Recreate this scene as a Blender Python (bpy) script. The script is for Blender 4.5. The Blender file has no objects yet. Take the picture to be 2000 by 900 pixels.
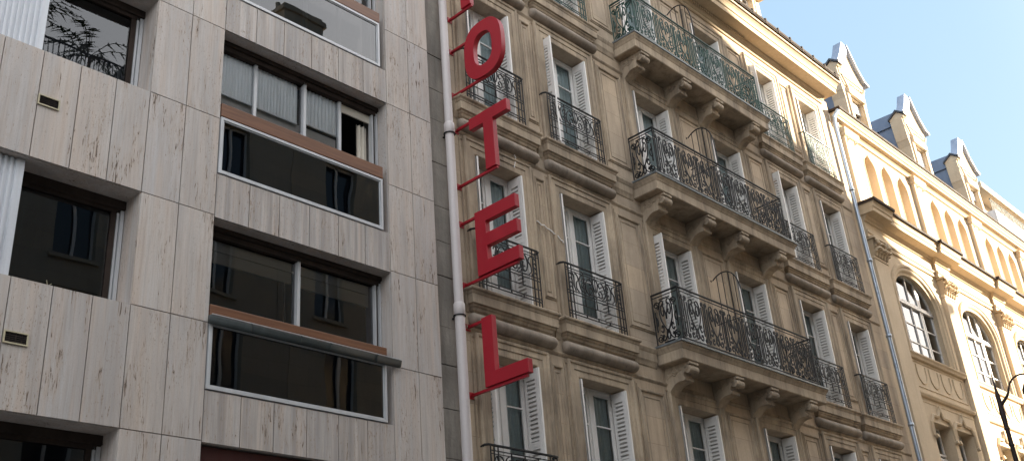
import bpy, math, random
from math import sin, cos, pi, radians as R
random.seed(7)
SC = bpy.context.scene
COL = SC.collection
# ------------------------------------------------------------------ materials
MATS = {}
class NT:
    def __init__(s, name):
        m = bpy.data.materials.new(name); m.use_nodes = True
        s.m = m; s.t = m.node_tree; s.t.nodes.clear()
        s.out = s.n('ShaderNodeOutputMaterial')
    def n(s, t, **kw):
        nd = s.t.nodes.new(t)
        for k, v in kw.items(): setattr(nd, k, v)
        return nd
    def l(s, a, b): s.t.links.new(a, b)
    def coord(s, scale=(1, 1, 1), obj=True):
        tc = s.n('ShaderNodeTexCoord'); mp = s.n('ShaderNodeMapping')
        mp.inputs['Scale'].default_value = scale
        s.l(tc.outputs['Object' if obj else 'Generated'], mp.inputs['Vector'])
        return mp.outputs['Vector']
    off = None
    def noise(s, scale3, scale=1.0, detail=5, rough=.55, dist=0.0):
        nd = s.n('ShaderNodeTexNoise'); nd.inputs['Scale'].default_value = scale
        nd.inputs['Detail'].default_value = detail; nd.inputs['Roughness'].default_value = rough
        nd.inputs['Distortion'].default_value = dist
        v = s.coord(scale3)
        if s.off is not None:
            ad = s.n('ShaderNodeVectorMath', operation='ADD'); s.l(v, ad.inputs[0]); s.l(s.off, ad.inputs[1]); v = ad.outputs[0]
        s.l(v, nd.inputs['Vector'])
        return nd.outputs['Fac']
    def ramp(s, fac, stops):
        r = s.n('ShaderNodeValToRGB'); e = r.color_ramp.elements
        while len(e) < len(stops): e.new(.5)
        for i, (p, c) in enumerate(stops):
            e[i].position = p; e[i].color = (c, c, c, 1) if isinstance(c, (int, float)) else (*c, 1)
        s.l(fac, r.inputs['Fac']); return r.outputs['Color']
    def mix(s, fac, a, b, mode='MIX'):
        m = s.n('ShaderNodeMix', data_type='RGBA', blend_type=mode)
        for sock, v in ((m.inputs[0], fac), (m.inputs[6], a), (m.inputs[7], b)):
            if isinstance(v, (int, float)): sock.default_value = v
            elif isinstance(v, tuple): sock.default_value = (*v, 1)
            else: s.l(v, sock)
        return m.outputs[2]
    def bump(s, h, strength=.3, dist=.01):
        b = s.n('ShaderNodeBump'); b.inputs['Strength'].default_value = strength
        b.inputs['Distance'].default_value = dist; s.l(h, b.inputs['Height']); return b.outputs['Normal']
    def finish(s, col, rough=.8, metal=0., spec=.5, normal=None):
        b = s.n('ShaderNodeBsdfPrincipled')
        for k, v in (('Base Color', col), ('Roughness', rough)):
            if isinstance(v, (int, float)): b.inputs[k].default_value = v
            elif isinstance(v, tuple): b.inputs[k].default_value = (*v, 1)
            else: s.l(v, b.inputs[k])
        b.inputs['Metallic'].default_value = metal
        b.inputs['Specular IOR Level'].default_value = spec
        if normal is not None: s.l(normal, b.inputs['Normal'])
        s.l(b.outputs[0], s.out.inputs['Surface'])
        return s.m

def mat_travertine(name='travertine', grey=0.):
    s = NT(name)
    at = s.n('ShaderNodeAttribute', attribute_name='pid')
    mu = s.n('ShaderNodeMath', operation='MULTIPLY'); s.l(at.outputs['Fac'], mu.inputs[0]); mu.inputs[1].default_value = 43.0
    cb = s.n('ShaderNodeCombineXYZ'); s.l(mu.outputs[0], cb.inputs[0]); s.l(mu.outputs[0], cb.inputs[2]); s.off = cb.outputs[0]
    c0 = s.ramp(at.outputs['Fac'], [(0, (.48, .46, .45)), (.2, (.58, .535, .50)), (.4, (.52, .50, .495)), (.6, (.57, .54, .52)), (.8, (.60, .54, .49)), (1, (.48, .465, .465))])
    vein = s.noise((7, 7, .3), 1.4, 6, .62, .8)
    c1 = s.mix(s.ramp(vein, [(.38, 0), (.66, .8)]), c0, (.54, .44, .37))
    gry = s.noise((4.5, 4.5, .45), 1.2, 6, .66)
    c2 = s.mix(s.ramp(gry, [(.42, 0), (.70, .75)]), c1, (.37, .35, .345))
    st = s.noise((40, 40, 1.1), 1.0, 4, .6)
    c3 = s.mix(s.ramp(st, [(.50, 0), (.74, .55)]), c2, (.31, .25, .21))
    dz = s.noise((2.0, 2.0, .5), 1.0, 4, .6)
    if grey:
        sk = s.noise((13, 13, .5), 1.0, 5, .65); c3 = s.mix(s.ramp(sk, [(.40, 0), (.66, grey)]), c3, (.25, .235, .23))
    # voids: long thin ones and fine specks, gathered in patches
    pit = s.noise((46, 46, 5), 1.0, 4, .66, .9); zone = s.noise((4.2, 4.2, 1.1), 1.0, 4, .6)
    add = s.n('ShaderNodeMath', operation='MULTIPLY_ADD'); s.l(zone, add.inputs[0]); add.inputs[1].default_value = .60; s.l(pit, add.inputs[2])
    pm = s.ramp(add.outputs[0], [(.975, 0), (1.02, 1)])
    pit2 = s.noise((95, 95, 22), 1.0, 2, .6); add2 = s.n('ShaderNodeMath', operation='MULTIPLY_ADD'); s.l(dz, add2.inputs[0]); add2.inputs[1].default_value = .45; s.l(pit2, add2.inputs[2])
    pm2 = s.ramp(add2.outputs[0], [(.89, 0), (.95, .8)])
    halo = s.ramp(add.outputs[0], [(.84, 0), (.98, .5)])
    c4 = s.mix(halo, c3, (.40, .30, .22)); c4 = s.mix(pm, c4, (.10, .065, .045)); c4 = s.mix(pm2, c4, (.22, .15, .10))
    fine = s.noise((160, 160, 60), 1.0, 2, .5)
    c5 = s.mix(s.ramp(fine, [(.35, .3), (.6, 0)]), c4, (.36, .31, .27))
    inv = s.n('ShaderNodeInvert'); s.l(pm, inv.inputs['Color'])
    return s.finish(c5, .62, 0, .35, s.bump(inv.outputs[0], .6, .01))

def mat_stone(name, a, b, dirt, k=1.0, joints=True, dark=.5):
    s = NT(name)
    n1 = s.noise((1, 1, 1), .9, 6, .6)
    c = s.mix(s.ramp(n1, [(.35, 0), (.65, 1)]), a, b)
    n2 = s.noise((3.5, 3.5, .55), 1.0, 6, .68, .3)
    c = s.mix(s.ramp(n2, [(.44, 0), (.70, dark)]), c, dirt)
    n5 = s.noise((.55, .55, .8), 1.0, 5, .6, .4)
    c = s.mix(s.ramp(n5, [(.48, 0), (.66, dark*.55)]), c, tuple(x*.95 for x in dirt))
    n4 = s.noise((11, 11, .7), 1.0, 4, .6)
    c = s.mix(s.ramp(n4, [(.56, 0), (.8, dark * .6)]), c, tuple(x * .6 for x in dirt))
    n3 = s.noise((22, 22, 22), 1.0, 4, .6)
    c = s.mix(s.ramp(n3, [(.35, .22), (.6, 0)]), c, tuple(x * .6 for x in a))
    h = n3
    if joints:
        tc = s.n('ShaderNodeTexCoord'); sp = s.n('ShaderNodeSeparateXYZ'); cb = s.n('ShaderNodeCombineXYZ')
        s.l(tc.outputs['Object'], sp.inputs[0]); s.l(sp.outputs[0], cb.inputs[0]); s.l(sp.outputs[2], cb.inputs[1])
        br = s.n('ShaderNodeTexBrick'); br.offset = .5
        br.inputs['Scale'].default_value = 1; br.inputs['Mortar Size'].default_value = .0035
        br.inputs['Mortar Smooth'].default_value = .3
        br.inputs['Brick Width'].default_value = 1.35; br.inputs['Row Height'].default_value = .47
        br.inputs['Color1'].default_value = (.86, .87, .89, 1); br.inputs['Color2'].default_value = (1.10, 1.07, 1.02, 1)
        br.inputs['Mortar'].default_value = (.5, .46, .42, 1)
        s.l(cb.outputs[0], br.inputs['Vector'])
        c = s.mix(.8, c, br.outputs['Color'], 'MULTIPLY')
    return s.finish(c, .85, 0, .25, s.bump(h, .25 * k, .01))

def mat_plain(name, col, rough=.5, metal=0., var=.12, scale=(6, 6, 2), spec=.5, bump=0.):
    s = NT(name)
    n1 = s.noise(scale, 1.0, 5, .6)
    c = s.mix(s.ramp(n1, [(.3, 0), (.7, 1)]), tuple(x * (1 - var) for x in col), tuple(min(1, x * (1 + var)) for x in col))
    n2 = s.noise((40, 40, 40), 1.0, 3, .6)
    c = s.mix(s.ramp(n2, [(.3, var), (.6, 0)]), c, tuple(x * .55 for x in col))
    rr = s.ramp(n1, [(.3, max(.05, rough - .1)), (.7, min(1, rough + .1))])
    return s.finish(c, rr, metal, spec, s.bump(n2, bump, .004) if bump else None)

def mat_glass(name, tint=(.75, .8, .8), ior=1.6, rough=.0, wav=.03, wsc=1.2):
    s = NT(name)
    t = s.n('ShaderNodeBsdfTransparent'); t.inputs[0].default_value = (*tint, 1)
    g = s.n('ShaderNodeBsdfGlossy'); g.inputs['Roughness'].default_value = rough; g.inputs[0].default_value = (.95, .97, 1, 1)
    f = s.n('ShaderNodeFresnel'); f.inputs['IOR'].default_value = ior
    n = s.noise((1, 1, 1), wsc, 1, .4)
    b = s.bump(n, wav, .05); s.l(b, g.inputs['Normal'])
    geo = s.n('ShaderNodeNewGeometry')
    mx = s.n('ShaderNodeMixShader'); s.l(f.outputs[0], mx.inputs[0]); s.l(t.outputs[0], mx.inputs[1]); s.l(g.outputs[0], mx.inputs[2])
    s.l(mx.outputs[0], s.out.inputs['Surface']); return s.m

def mat_wood():
    s = NT('varnished_wood')
    g = s.noise((1.2, 30, 30), 1.0, 6, .65, .4)
    c = s.mix(s.ramp(g, [(.3, 0), (.7, 1)]), (.10, .038, .017), (.21, .09, .042))
    return s.finish(c, .42, 0, .5, s.bump(g, .15, .004))

M = dict(
    trav=mat_travertine(), travg=mat_travertine('rain_streaked_travertine', .75),
    stone=mat_stone('weathered_limestone', (.56, .455, .345), (.46, .37, .28), (.23, .18, .14)),
    trim=mat_stone('stained_limestone_trim', (.52, .42, .31), (.40, .32, .235), (.15, .12, .095), joints=False, dark=.9),
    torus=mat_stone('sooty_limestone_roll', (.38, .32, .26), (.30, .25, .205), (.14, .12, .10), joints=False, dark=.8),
    rough=mat_stone('rough_grey_render', (.33, .30, .265), (.22, .20, .175), (.11, .10, .09), k=2.5, joints=False, dark=.7),
    cream=mat_stone('pale_dressed_stone', (.64, .525, .385), (.57, .46, .33), (.40, .31, .215), dark=.3, joints=False),
    cream2=mat_stone('pale_moulded_stone', (.60, .48, .34), (.52, .41, .28), (.36, .27, .19), dark=.4, joints=False),
    white=mat_plain('white_painted_wood', (.74, .72, .70), .45, var=.06),
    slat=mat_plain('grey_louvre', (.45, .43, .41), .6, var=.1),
    alu=mat_plain('brushed_aluminium_frame', (.52, .53, .55), .42, .2, var=.08),
    corr=mat_plain('corrugated_white_metal', (.60, .62, .66), .45, .1, var=.1, scale=(12, 12, .5)),
    iron=mat_plain('black_wrought_iron', (.016, .017, .019), .6, 0, var=.3, spec=.3),
    green=mat_plain('dark_green_wrought_iron', (.022, .07, .06), .55, 0, var=.35, spec=.35),
    lead=mat_plain('weathered_lead', (.22, .25, .27), .5, .4, var=.25),
    zincdark=mat_plain('darker_zinc', (.17, .21, .29), .55, .2, var=.15, scale=(3, 3, 1)),  # same zinc in a darker blue-grey, for the dormer cheeks
    opppane=mat_plain('opposite_pane', (.015, .02, .035), .06, spec=1.0, var=.1),
    leaf=mat_plain('palm_leaf', (.07, .10, .035), .6, var=.3),
    zinc=mat_plain('standing_zinc', (.33, .37, .46), .45, .35, var=.15, scale=(3, 3, 1)),
    slate=mat_plain('dark_slate', (.05, .055, .07), .55, var=.3, scale=(8, 8, 8), bump=.3),
    red=mat_plain('red_enamel', (.34, .006, .018), .42, var=.07, scale=(3, 3, 1.5)),
    pipe=mat_plain('grey_painted_cast_iron', (.56, .51, .50), .5, var=.1, scale=(8, 8, .8)),
    zpipe=mat_plain('zinc_downpipe', (.36, .42, .50), .32, .7, var=.15, scale=(10, 10, .6)),
    wood=mat_wood(),
    brownlead_and_shade=mat_plain('dark_brown_lead_and_shade', (.045, .033, .028), .85, 0, var=.3, spec=.15),  # lead on gutters and flashing, painted shade on the modern window heads
    darkmetal=mat_plain('dark_gutter_metal', (.05, .06, .06), .55, .1, var=.3),
    dark=mat_plain('dim_interior', (.05, .045, .04), .9, var=.2),  # dark paint stands in for poor light indoors
    black=mat_plain('unlit_void', (.012, .011, .01), .9, var=.2),  # near-black paint stands in for the darkness of unlit rooms
    blind=mat_plain('cream_blind', (.62, .57, .49), .8, var=.06, scale=(2, 2, 14)),
    sheer=mat_plain('blue_grey_net_curtain', (.56, .63, .65), .9, var=.18, scale=(14, 14, .4)),
    palecurt=mat_plain('pale_net_curtain', (.84, .86, .87), .9, var=.1, scale=(20, 20, .5)),
    lit=mat_plain('white_cloth', (.66, .66, .66), .9, var=.1, scale=(10, 10, .5)),
    brass=mat_plain('cream_vent_frame', (.50, .44, .30), .5, var=.1),
    glassd=mat_glass('tinted_window_glass', (.6, .6, .6), 1.7, wav=.05),
    glassc=mat_glass('clear_window_glass', (.9, .91, .92), 1.45, wav=.06),
    glassh=mat_glass('old_window_glass', (.82, .87, .87), 1.4, wav=.12, wsc=1.6),
    glassb=mat_glass('smoked_balustrade_glass', (.10, .09, .085), 1.75, wav=.05),
    glasss=mat_glass('large_pane_glass', (.6, .62, .65), 2.1, wav=.02),
    redcloth=mat_plain('dark_red_awning_cloth', (.045, .008, .006), .8, var=.15),
    opp=mat_stone('opposite_render', (.48, .42, .34), (.42, .37, .30), (.30, .26, .22), dark=.3),
    asphalt=mat_plain('asphalt', (.05, .05, .05), .9, var=.25, scale=(2, 2, 2), bump=.4),
    pave=mat_plain('pavement_slabs', (.22, .21, .195), .85, var=.15, scale=(2, 2, 2)),
    lampiron=mat_plain('brown_black_painted_iron', (.035, .02, .018), .45, .2, var=.2),
    lampglass=mat_plain('opal_lamp_glass', (.6, .5, .4), .3, var=.05),
)
# ------------------------------------------------------------------ mesh builder
class MB:
    def __init__(s): s.v = []; s.f = []; s.sm = []; s.mi = []; s.pid = []; s.cur = 0; s.p = .5; s.smooth = False
    def add(s, vs, fs):
        o = len(s.v); s.v += [tuple(map(float, q)) for q in vs]
        for f in fs:
            s.f.append(tuple(i + o for i in f)); s.sm.append(s.smooth); s.mi.append(s.cur); s.pid.append(s.p)
        return s
    def box(s, x0, x1, y0, y1, z0, z1):
        if x0 > x1: x0, x1 = x1, x0
        if y0 > y1: y0, y1 = y1, y0
        if z0 > z1: z0, z1 = z1, z0
        return s.add([(x0,y0,z0),(x1,y0,z0),(x1,y1,z0),(x0,y1,z0),(x0,y0,z1),(x1,y0,z1),(x1,y1,z1),(x0,y1,z1)],
                     [(0,3,2,1),(4,5,6,7),(0,1,5,4),(1,2,6,5),(2,3,7,6),(3,0,4,7)])
    def sheet(s, x0, x1, z0, z1, y): return s.add([(x0,y,z0),(x1,y,z0),(x1,y,z1),(x0,y,z1)], [(0,1,2,3)])
    def prism_y(s, poly, y0, y1):       # poly in (x,z)
        n = len(poly)
        return s.add([(x,y0,z) for x,z in poly] + [(x,y1,z) for x,z in poly],
                     [tuple(range(n)), tuple(range(2*n-1, n-1, -1))] + [(i,(i+n),((i+1)%n)+n,(i+1)%n) for i in range(n)])
    def prism_x(s, poly, x0, x1):       # poly in (y,z)
        n = len(poly)
        return s.add([(x0,y,z) for y,z in poly] + [(x1,y,z) for y,z in poly],
                     [tuple(range(n)), tuple(range(2*n-1, n-1, -1))] + [(i,(i+n),((i+1)%n)+n,(i+1)%n) for i in range(n)])
    def tube(s, path, r, n=6, cap=True, closed=False):
        P = [tuple(p) for p in path]; m = len(P); rs = r if isinstance(r, (list, tuple)) else [r]*m
        def sub(a,b): return (a[0]-b[0],a[1]-b[1],a[2]-b[2])
        def nrm(a):
            l = math.sqrt(sum(c*c for c in a)) or 1; return tuple(c/l for c in a)
        def crs(a,b): return (a[1]*b[2]-a[2]*b[1], a[2]*b[0]-a[0]*b[2], a[0]*b[1]-a[1]*b[0])
        up = None; vs = []
        for i in range(m):
            if closed: t = nrm(sub(P[(i+1)%m], P[i-1]))
            else: t = nrm(sub(P[min(i+1,m-1)], P[max(i-1,0)]))
            if up is None:
                up = (0,1,0) if abs(t[1]) < .9 else (1,0,0)
            d = sum(a*b for a,b in zip(up,t)); u = nrm(tuple(a-d*b for a,b in zip(up,t))); w = crs(t,u); up = u
            for k in range(n):
                a = 2*pi*k/n + pi/n
                vs.append(tuple(P[i][j] + rs[i]*(cos(a)*u[j] + sin(a)*w[j]) for j in range(3)))
        fs = []
        for i in range(m if closed else m-1):
            j = (i+1) % m
            for k in range(n): fs.append((i*n+k, i*n+(k+1)%n, j*n+(k+1)%n, j*n+k))
        if cap and not closed: fs += [tuple(range(n-1,-1,-1)), tuple(range((m-1)*n, m*n))]
        return s.add(vs, fs)
    def loft(s, loops, closed=True):    # list of equal-length vertex loops
        n = len(loops[0]); vs = [q for l in loops for q in l]; fs = []
        for i in range(len(loops)-1):
            for k in range(n if closed else n-1):
                fs.append((i*n+k, i*n+(k+1)%n, (i+1)*n+(k+1)%n, (i+1)*n+k))
        return s.add(vs, fs)
    def mould(s, xa, xb, prof, base=0., side=1., back=0., ends=(True, True)):
        """profile [(p,z)] returned round both ends onto the wall; p measured out of the wall"""
        loops = []
        for p, z in prof:
            e = (p-base)*side
            ea = e if ends[0] else 0; eb = e if ends[1] else 0
            loops.append([(xa-ea, back, z), (xa-ea, -p, z), (xb+eb, -p, z), (xb+eb, back, z)])
        s.loft(loops, closed=False)
        s.add(loops[0], [(0,3,2,1)]); s.add(loops[-1], [(0,1,2,3)])
        return s
    def sweep(s, path, prof, closed=True, y=0.):
        """sweep profile [(offset outwards(left of path), proj)] along XZ path with mitres"""
        n = len(path); loops = []
        def off(i, o):
            p = path[i]
            a = path[i-1] if (closed or i > 0) else None
            b = path[(i+1) % n] if (closed or i < n-1) else None
            def nr(u, v):
                dx, dz = v[0]-u[0], v[1]-u[1]; l = math.hypot(dx, dz) or 1; return (-dz/l, dx/l)
            if a is None: N = nr(p, b); return (p[0]+N[0]*o, p[1]+N[1]*o)
            if b is None: N = nr(a, p); return (p[0]+N[0]*o, p[1]+N[1]*o)
            n1, n2 = nr(a, p), nr(p, b); bx, bz = n1[0]+n2[0], n1[1]+n2[1]; d = (bx*bx+bz*bz)/2 or 1
            return (p[0]+bx*o/d, p[1]+bz*o/d)
        for i in range(n): loops.append([(off(i,o)[0], y-pr, off(i,o)[1]) for o, pr in prof])
        if closed: loops.append(loops[0])
        return s.loft(loops, closed=False)
    def ring(s, x0, x1, z0, z1, prof, y=0.):   # clockwise so left = outwards
        return s.sweep([(x0,z0),(x0,z1),(x1,z1),(x1,z0)], prof, True, y)
    def build(s, name, mats, parent=None, label=None, bevel=0.):
        me = bpy.data.meshes.new(name); me.from_pydata(s.v, [], s.f)
        if not isinstance(mats, (list, tuple)): mats = [mats]
        for m in mats: me.materials.append(m)
        me.polygons.foreach_set('use_smooth', s.sm); me.polygons.foreach_set('material_index', s.mi)
        at = me.attributes.new('pid', 'FLOAT', 'FACE'); at.data.foreach_set('value', s.pid)
        me.update()
        o = bpy.data.objects.new(name, me); COL.objects.link(o)
        if parent is not None: o.parent = parent
        if label: o['label'] = label
        if bevel:
            b = o.modifiers.new('soft', 'BEVEL'); b.width = bevel; b.segments = 2; b.limit_method = 'ANGLE'; b.angle_limit = R(50)
        return o
def tag(o, label, cat, group=None):
    o['label'] = label; o['category'] = cat
    if group: o['group'] = group
    return o
def thing(name, label, cat, loc=(0,0,0), group=None):
    o = bpy.data.objects.new(name, None); COL.objects.link(o); o.location = loc; o.empty_display_size = .3
    return tag(o, label, cat, group)
class Sub:
    """adds parts in world coordinates below an Empty that stands somewhere else"""
    def __init__(s, root): s.root = root; s.off = tuple(root.location)
def place(o, root):   # keep world coordinates for a child of a translated empty
    o.parent = root; o.matrix_parent_inverse = root.matrix_basis.inverted() if root.type == 'EMPTY' else root.matrix_parent_inverse
    return o
def holes_wall(mb, x0, x1, z0, z1, holes, yf, yb):
    """front skin at y=yf with rectangular holes whose reveals run back to yb"""
    xs = sorted({x0, x1, *[h[0] for h in holes], *[h[1] for h in holes]}); xs = [x for x in xs if x0 <= x <= x1]
    zs = sorted({z0, z1, *[h[2] for h in holes], *[h[3] for h in holes]}); zs = [z for z in zs if z0 <= z <= z1]
    for i in range(len(xs)-1):
        for j in range(len(zs)-1):
            cx, cz = (xs[i]+xs[i+1])/2, (zs[j]+zs[j+1])/2
            if any(h[0] < cx < h[1] and h[2] < cz < h[3] for h in holes): continue
            mb.add([(xs[i],yf,zs[j]),(xs[i+1],yf,zs[j]),(xs[i+1],yf,zs[j+1]),(xs[i],yf,zs[j+1])], [(0,1,2,3)])
    for a, b, c, d in holes:
        mb.add([(a,yf,c),(b,yf,c),(b,yf,d),(a,yf,d),(a,yb,c),(b,yb,c),(b,yb,d),(a,yb,d)],
               [(0,4,5,1),(1,5,6,2),(2,6,7,3),(3,7,4,0)])
def catmull(pts, seg=8):
    out = []; n = len(pts)
    for i in range(n-1):
        p0, p1, p2, p3 = pts[max(i-1,0)], pts[i], pts[i+1], pts[min(i+2,n-1)]
        for k in range(seg):
            t = k/seg
            out.append(tuple(.5*((2*b)+(-a+c)*t+(2*a-5*b+4*c-d)*t*t+(-a+3*b-3*c+d)*t**3) for a,b,c,d in zip(p0,p1,p2,p3)))
    out.append(pts[-1]); return out
def spiral(cx, cz, r, turns, a0, d=1, n=22, rin=.22):
    return [(cx + r*(1-(1-rin)*i/n)*cos(a0+d*2*pi*turns*i/n), cz + r*(1-(1-rin)*i/n)*sin(a0+d*2*pi*turns*i/n)) for i in range(n+1)]

# ------------------------------------------------------------------ camera, light, world
f, yaw, pitch, roll = 2021.184, .840198628, .452299507, -.0823273661
from mathutils import Vector, Matrix
fw = Vector((sin(yaw)*cos(pitch), cos(yaw)*cos(pitch), sin(pitch)))
r0 = fw.cross(Vector((0,0,1))).normalized(); u0 = r0.cross(fw)
rt = cos(roll)*r0 + sin(roll)*u0; up = -sin(roll)*r0 + cos(roll)*u0
cam = bpy.data.cameras.new('camera'); co = bpy.data.objects.new('camera', cam); COL.objects.link(co)
mw = Matrix((rt, up, -fw)).transposed().to_4x4(); mw.translation = (0, -10, 0); co.matrix_world = mw
cam.sensor_fit = 'HORIZONTAL'; cam.sensor_width = 36; cam.lens = 36*f/2000; cam.clip_end = 2000; cam.clip_start = .1
SC.camera = co
EL, PHI = R(16), R(52)          # sun elevation, azimuth from the facade normal towards +X
sd = Vector((cos(EL)*sin(PHI), -cos(EL)*cos(PHI), sin(EL)))
sun = bpy.data.lights.new('sun', 'SUN'); so = bpy.data.objects.new('sun', sun); COL.objects.link(so)
sun.energy = 5.0; sun.angle = R(.5); sun.color = (1, .87, .66)
so.rotation_euler = (-sd).to_track_quat('-Z', 'Y').to_euler(); so.location = sd*60
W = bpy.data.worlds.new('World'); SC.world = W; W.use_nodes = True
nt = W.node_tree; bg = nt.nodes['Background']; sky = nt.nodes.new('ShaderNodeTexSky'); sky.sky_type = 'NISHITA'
sky.sun_disc = False; sky.sun_elevation = EL; sky.sun_rotation = math.atan2(sd.x, sd.y)
sky.air_density = 1.0; sky.dust_density = 3.0; sky.ozone_density = 1.0; sky.altitude = 50
mxs = nt.nodes.new('ShaderNodeMix'); mxs.data_type = 'RGBA'; mxs.inputs[0].default_value = .80
mxs.inputs[7].default_value = (.80, 1.20, 1.55, 1)      # flat colour mixed over the sky to even out its brightness
nt.links.new(sky.outputs[0], mxs.inputs[6])
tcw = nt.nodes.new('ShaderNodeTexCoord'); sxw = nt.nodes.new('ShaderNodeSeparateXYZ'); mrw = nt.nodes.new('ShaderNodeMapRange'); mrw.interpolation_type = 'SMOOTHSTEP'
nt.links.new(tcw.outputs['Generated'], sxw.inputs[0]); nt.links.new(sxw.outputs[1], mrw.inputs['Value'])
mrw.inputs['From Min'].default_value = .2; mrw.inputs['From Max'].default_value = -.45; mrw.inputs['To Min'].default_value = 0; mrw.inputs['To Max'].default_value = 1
adw = nt.nodes.new('ShaderNodeMix'); adw.data_type = 'RGBA'; adw.blend_type = 'ADD'; adw.inputs[7].default_value = (3.4, 3.1, 2.85, 1)   # added white glow on the street side of the dome, lifts the shaded facades
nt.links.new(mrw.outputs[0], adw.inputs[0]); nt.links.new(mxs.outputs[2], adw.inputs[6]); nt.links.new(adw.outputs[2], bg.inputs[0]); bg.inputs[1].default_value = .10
SC.view_settings.view_transform = 'Standard'; SC.view_settings.look = 'None'; SC.view_settings.exposure = 2.5; SC.view_settings.gamma = 1
SC.render.engine = 'CYCLES'
SC.cycles.max_bounces = 8; SC.cycles.transparent_max_bounces = 12; SC.cycles.glossy_bounces = 4

# ------------------------------------------------------------------ ground
GZ = -1.6
def struct(name, mb, m):
    o = mb.build(name, m); o['kind'] = 'structure'; return o
b = MB(); b.add([(-600,-600,GZ-.13),(600,-600,GZ-.13),(600,600,GZ-.13),(-600,600,GZ-.13)], [(0,1,2,3)]); struct('road', b, M['asphalt'])
b = MB(); b.box(-60, 120, -4.2, 6, GZ-.5, GZ); struct('pavement', b, M['pave'])
b = MB(); b.box(-60, 120, -13, -8.8, GZ-.5, GZ); struct('pavement', b, M['pave'])

# ================================================================== MODERN TRAVERTINE BUILDING
YM = -.1
mod = thing('apartment_building', 'modern apartment block clad in streaked travertine panels, left of the red sign', 'building', (4, 0, GZ))
def P(o, root=None): return place(o, root)
mod_mb = MB()
ROWS = [-1.6, .37, 1.73, 3.10, 4.46, 5.83, 7.18, 8.55, 9.90, 11.27, 12.62, 13.98]
LH = [(2.15, 4.83, a, b_) for a, b_ in ((1.73, 3.10), (4.46, 5.83), (7.18, 8.55), (9.90, 11.27))]
BH = [(5.77, 8.50, a, b_) for a, b_ in ((.95, 3.08), (3.67, 5.80), (6.40, 8.55), (9.13, 11.27))]
core = MB(); core.p = .45
holes_wall(core, -8, 9.37, GZ, 13.98, LH+BH, YM+.03, .45)
core.add([(9.37,YM+.03,GZ),(9.37,6,GZ),(9.37,6,13.98),(9.37,YM+.03,13.98)], [(0,1,2,3)])
P(core.build('wall', M['trav']), mod)
clad = MB(); g = .0055
def panel(x0, x1, z0, z1, k=0):
    clad.cur = k; clad.p = random.random(); clad.box(x0+g, x1-g, YM, YM+.03-.002, z0+g, z1-g)
JX = [4.83, 4.41, 3.99, 3.565, 3.14, 2.72, 2.29]
for j in range(len(ROWS)-1):
    z0, z1 = ROWS[j], ROWS[j+1]
    for a, b_ in ((4.83, 5.30), (5.30, 5.77), (8.50, 8.95), (8.95, 9.375)): panel(a, b_, z0, z1)
    isop = any(abs(h[2]-z0) < .01 for h in LH)
    if not isop:
        for k in range(len(JX)-1): panel(JX[k+1], JX[k], z0, z1)
        panel(2.15, 2.29, z0, z1)
    for k in range(16): panel(2.15-.6*(k+1), 2.15-.6*k, z0, z1)
BJ = [5.77, 6.24, 6.68, 7.14, 7.61, 8.06, 8.50]
for z0, z1 in ((3.08, 3.67), (5.80, 6.40), (8.55, 9.13), (11.27, 13.9), (.2, .95)):
    for k in range(6): panel(BJ[k], BJ[k+1], z0, z1, 1)
P(clad.build('stone_cladding', [M['trav'], M['travg']], bevel=0), mod)
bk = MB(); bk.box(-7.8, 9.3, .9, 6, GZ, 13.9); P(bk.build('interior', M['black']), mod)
def pane_part(name, x0, x1, z0, z1, y, parent, m, root):
    b = MB(); b.sheet(x0, x1, z0, z1, y); o = b.build(name, m); o.parent = parent; return o
def frame_bars(b, x0, x1, z0, z1, y0, y1, w):
    b.box(x0, x0+w, y0, y1, z0, z1); b.box(x1-w, x1, y0, y1, z0, z1)
    b.box(x0+w, x1-w, y0, y1, z0, z0+w); b.box(x0+w, x1-w, y0, y1, z1-w, z1)
def wavy(b, x0, x1, z0, z1, y, amp=.03, per=.09, seed=0):
    rnd = random.Random(seed); n = max(8, int((x1-x0)/per*6)); top = []; bot = []
    ph = rnd.random()*6
    for i in range(n+1):
        x = x0 + (x1-x0)*i/n; yy = y + amp*sin(2*pi*x/per+ph+.9*sin(x*7+ph))
        top.append((x, yy, z1)); bot.append((x+.004*sin(x*9), yy*1.0, z0))
    b.smooth = True; b.loft([top, bot], closed=False); b.smooth = False
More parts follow.
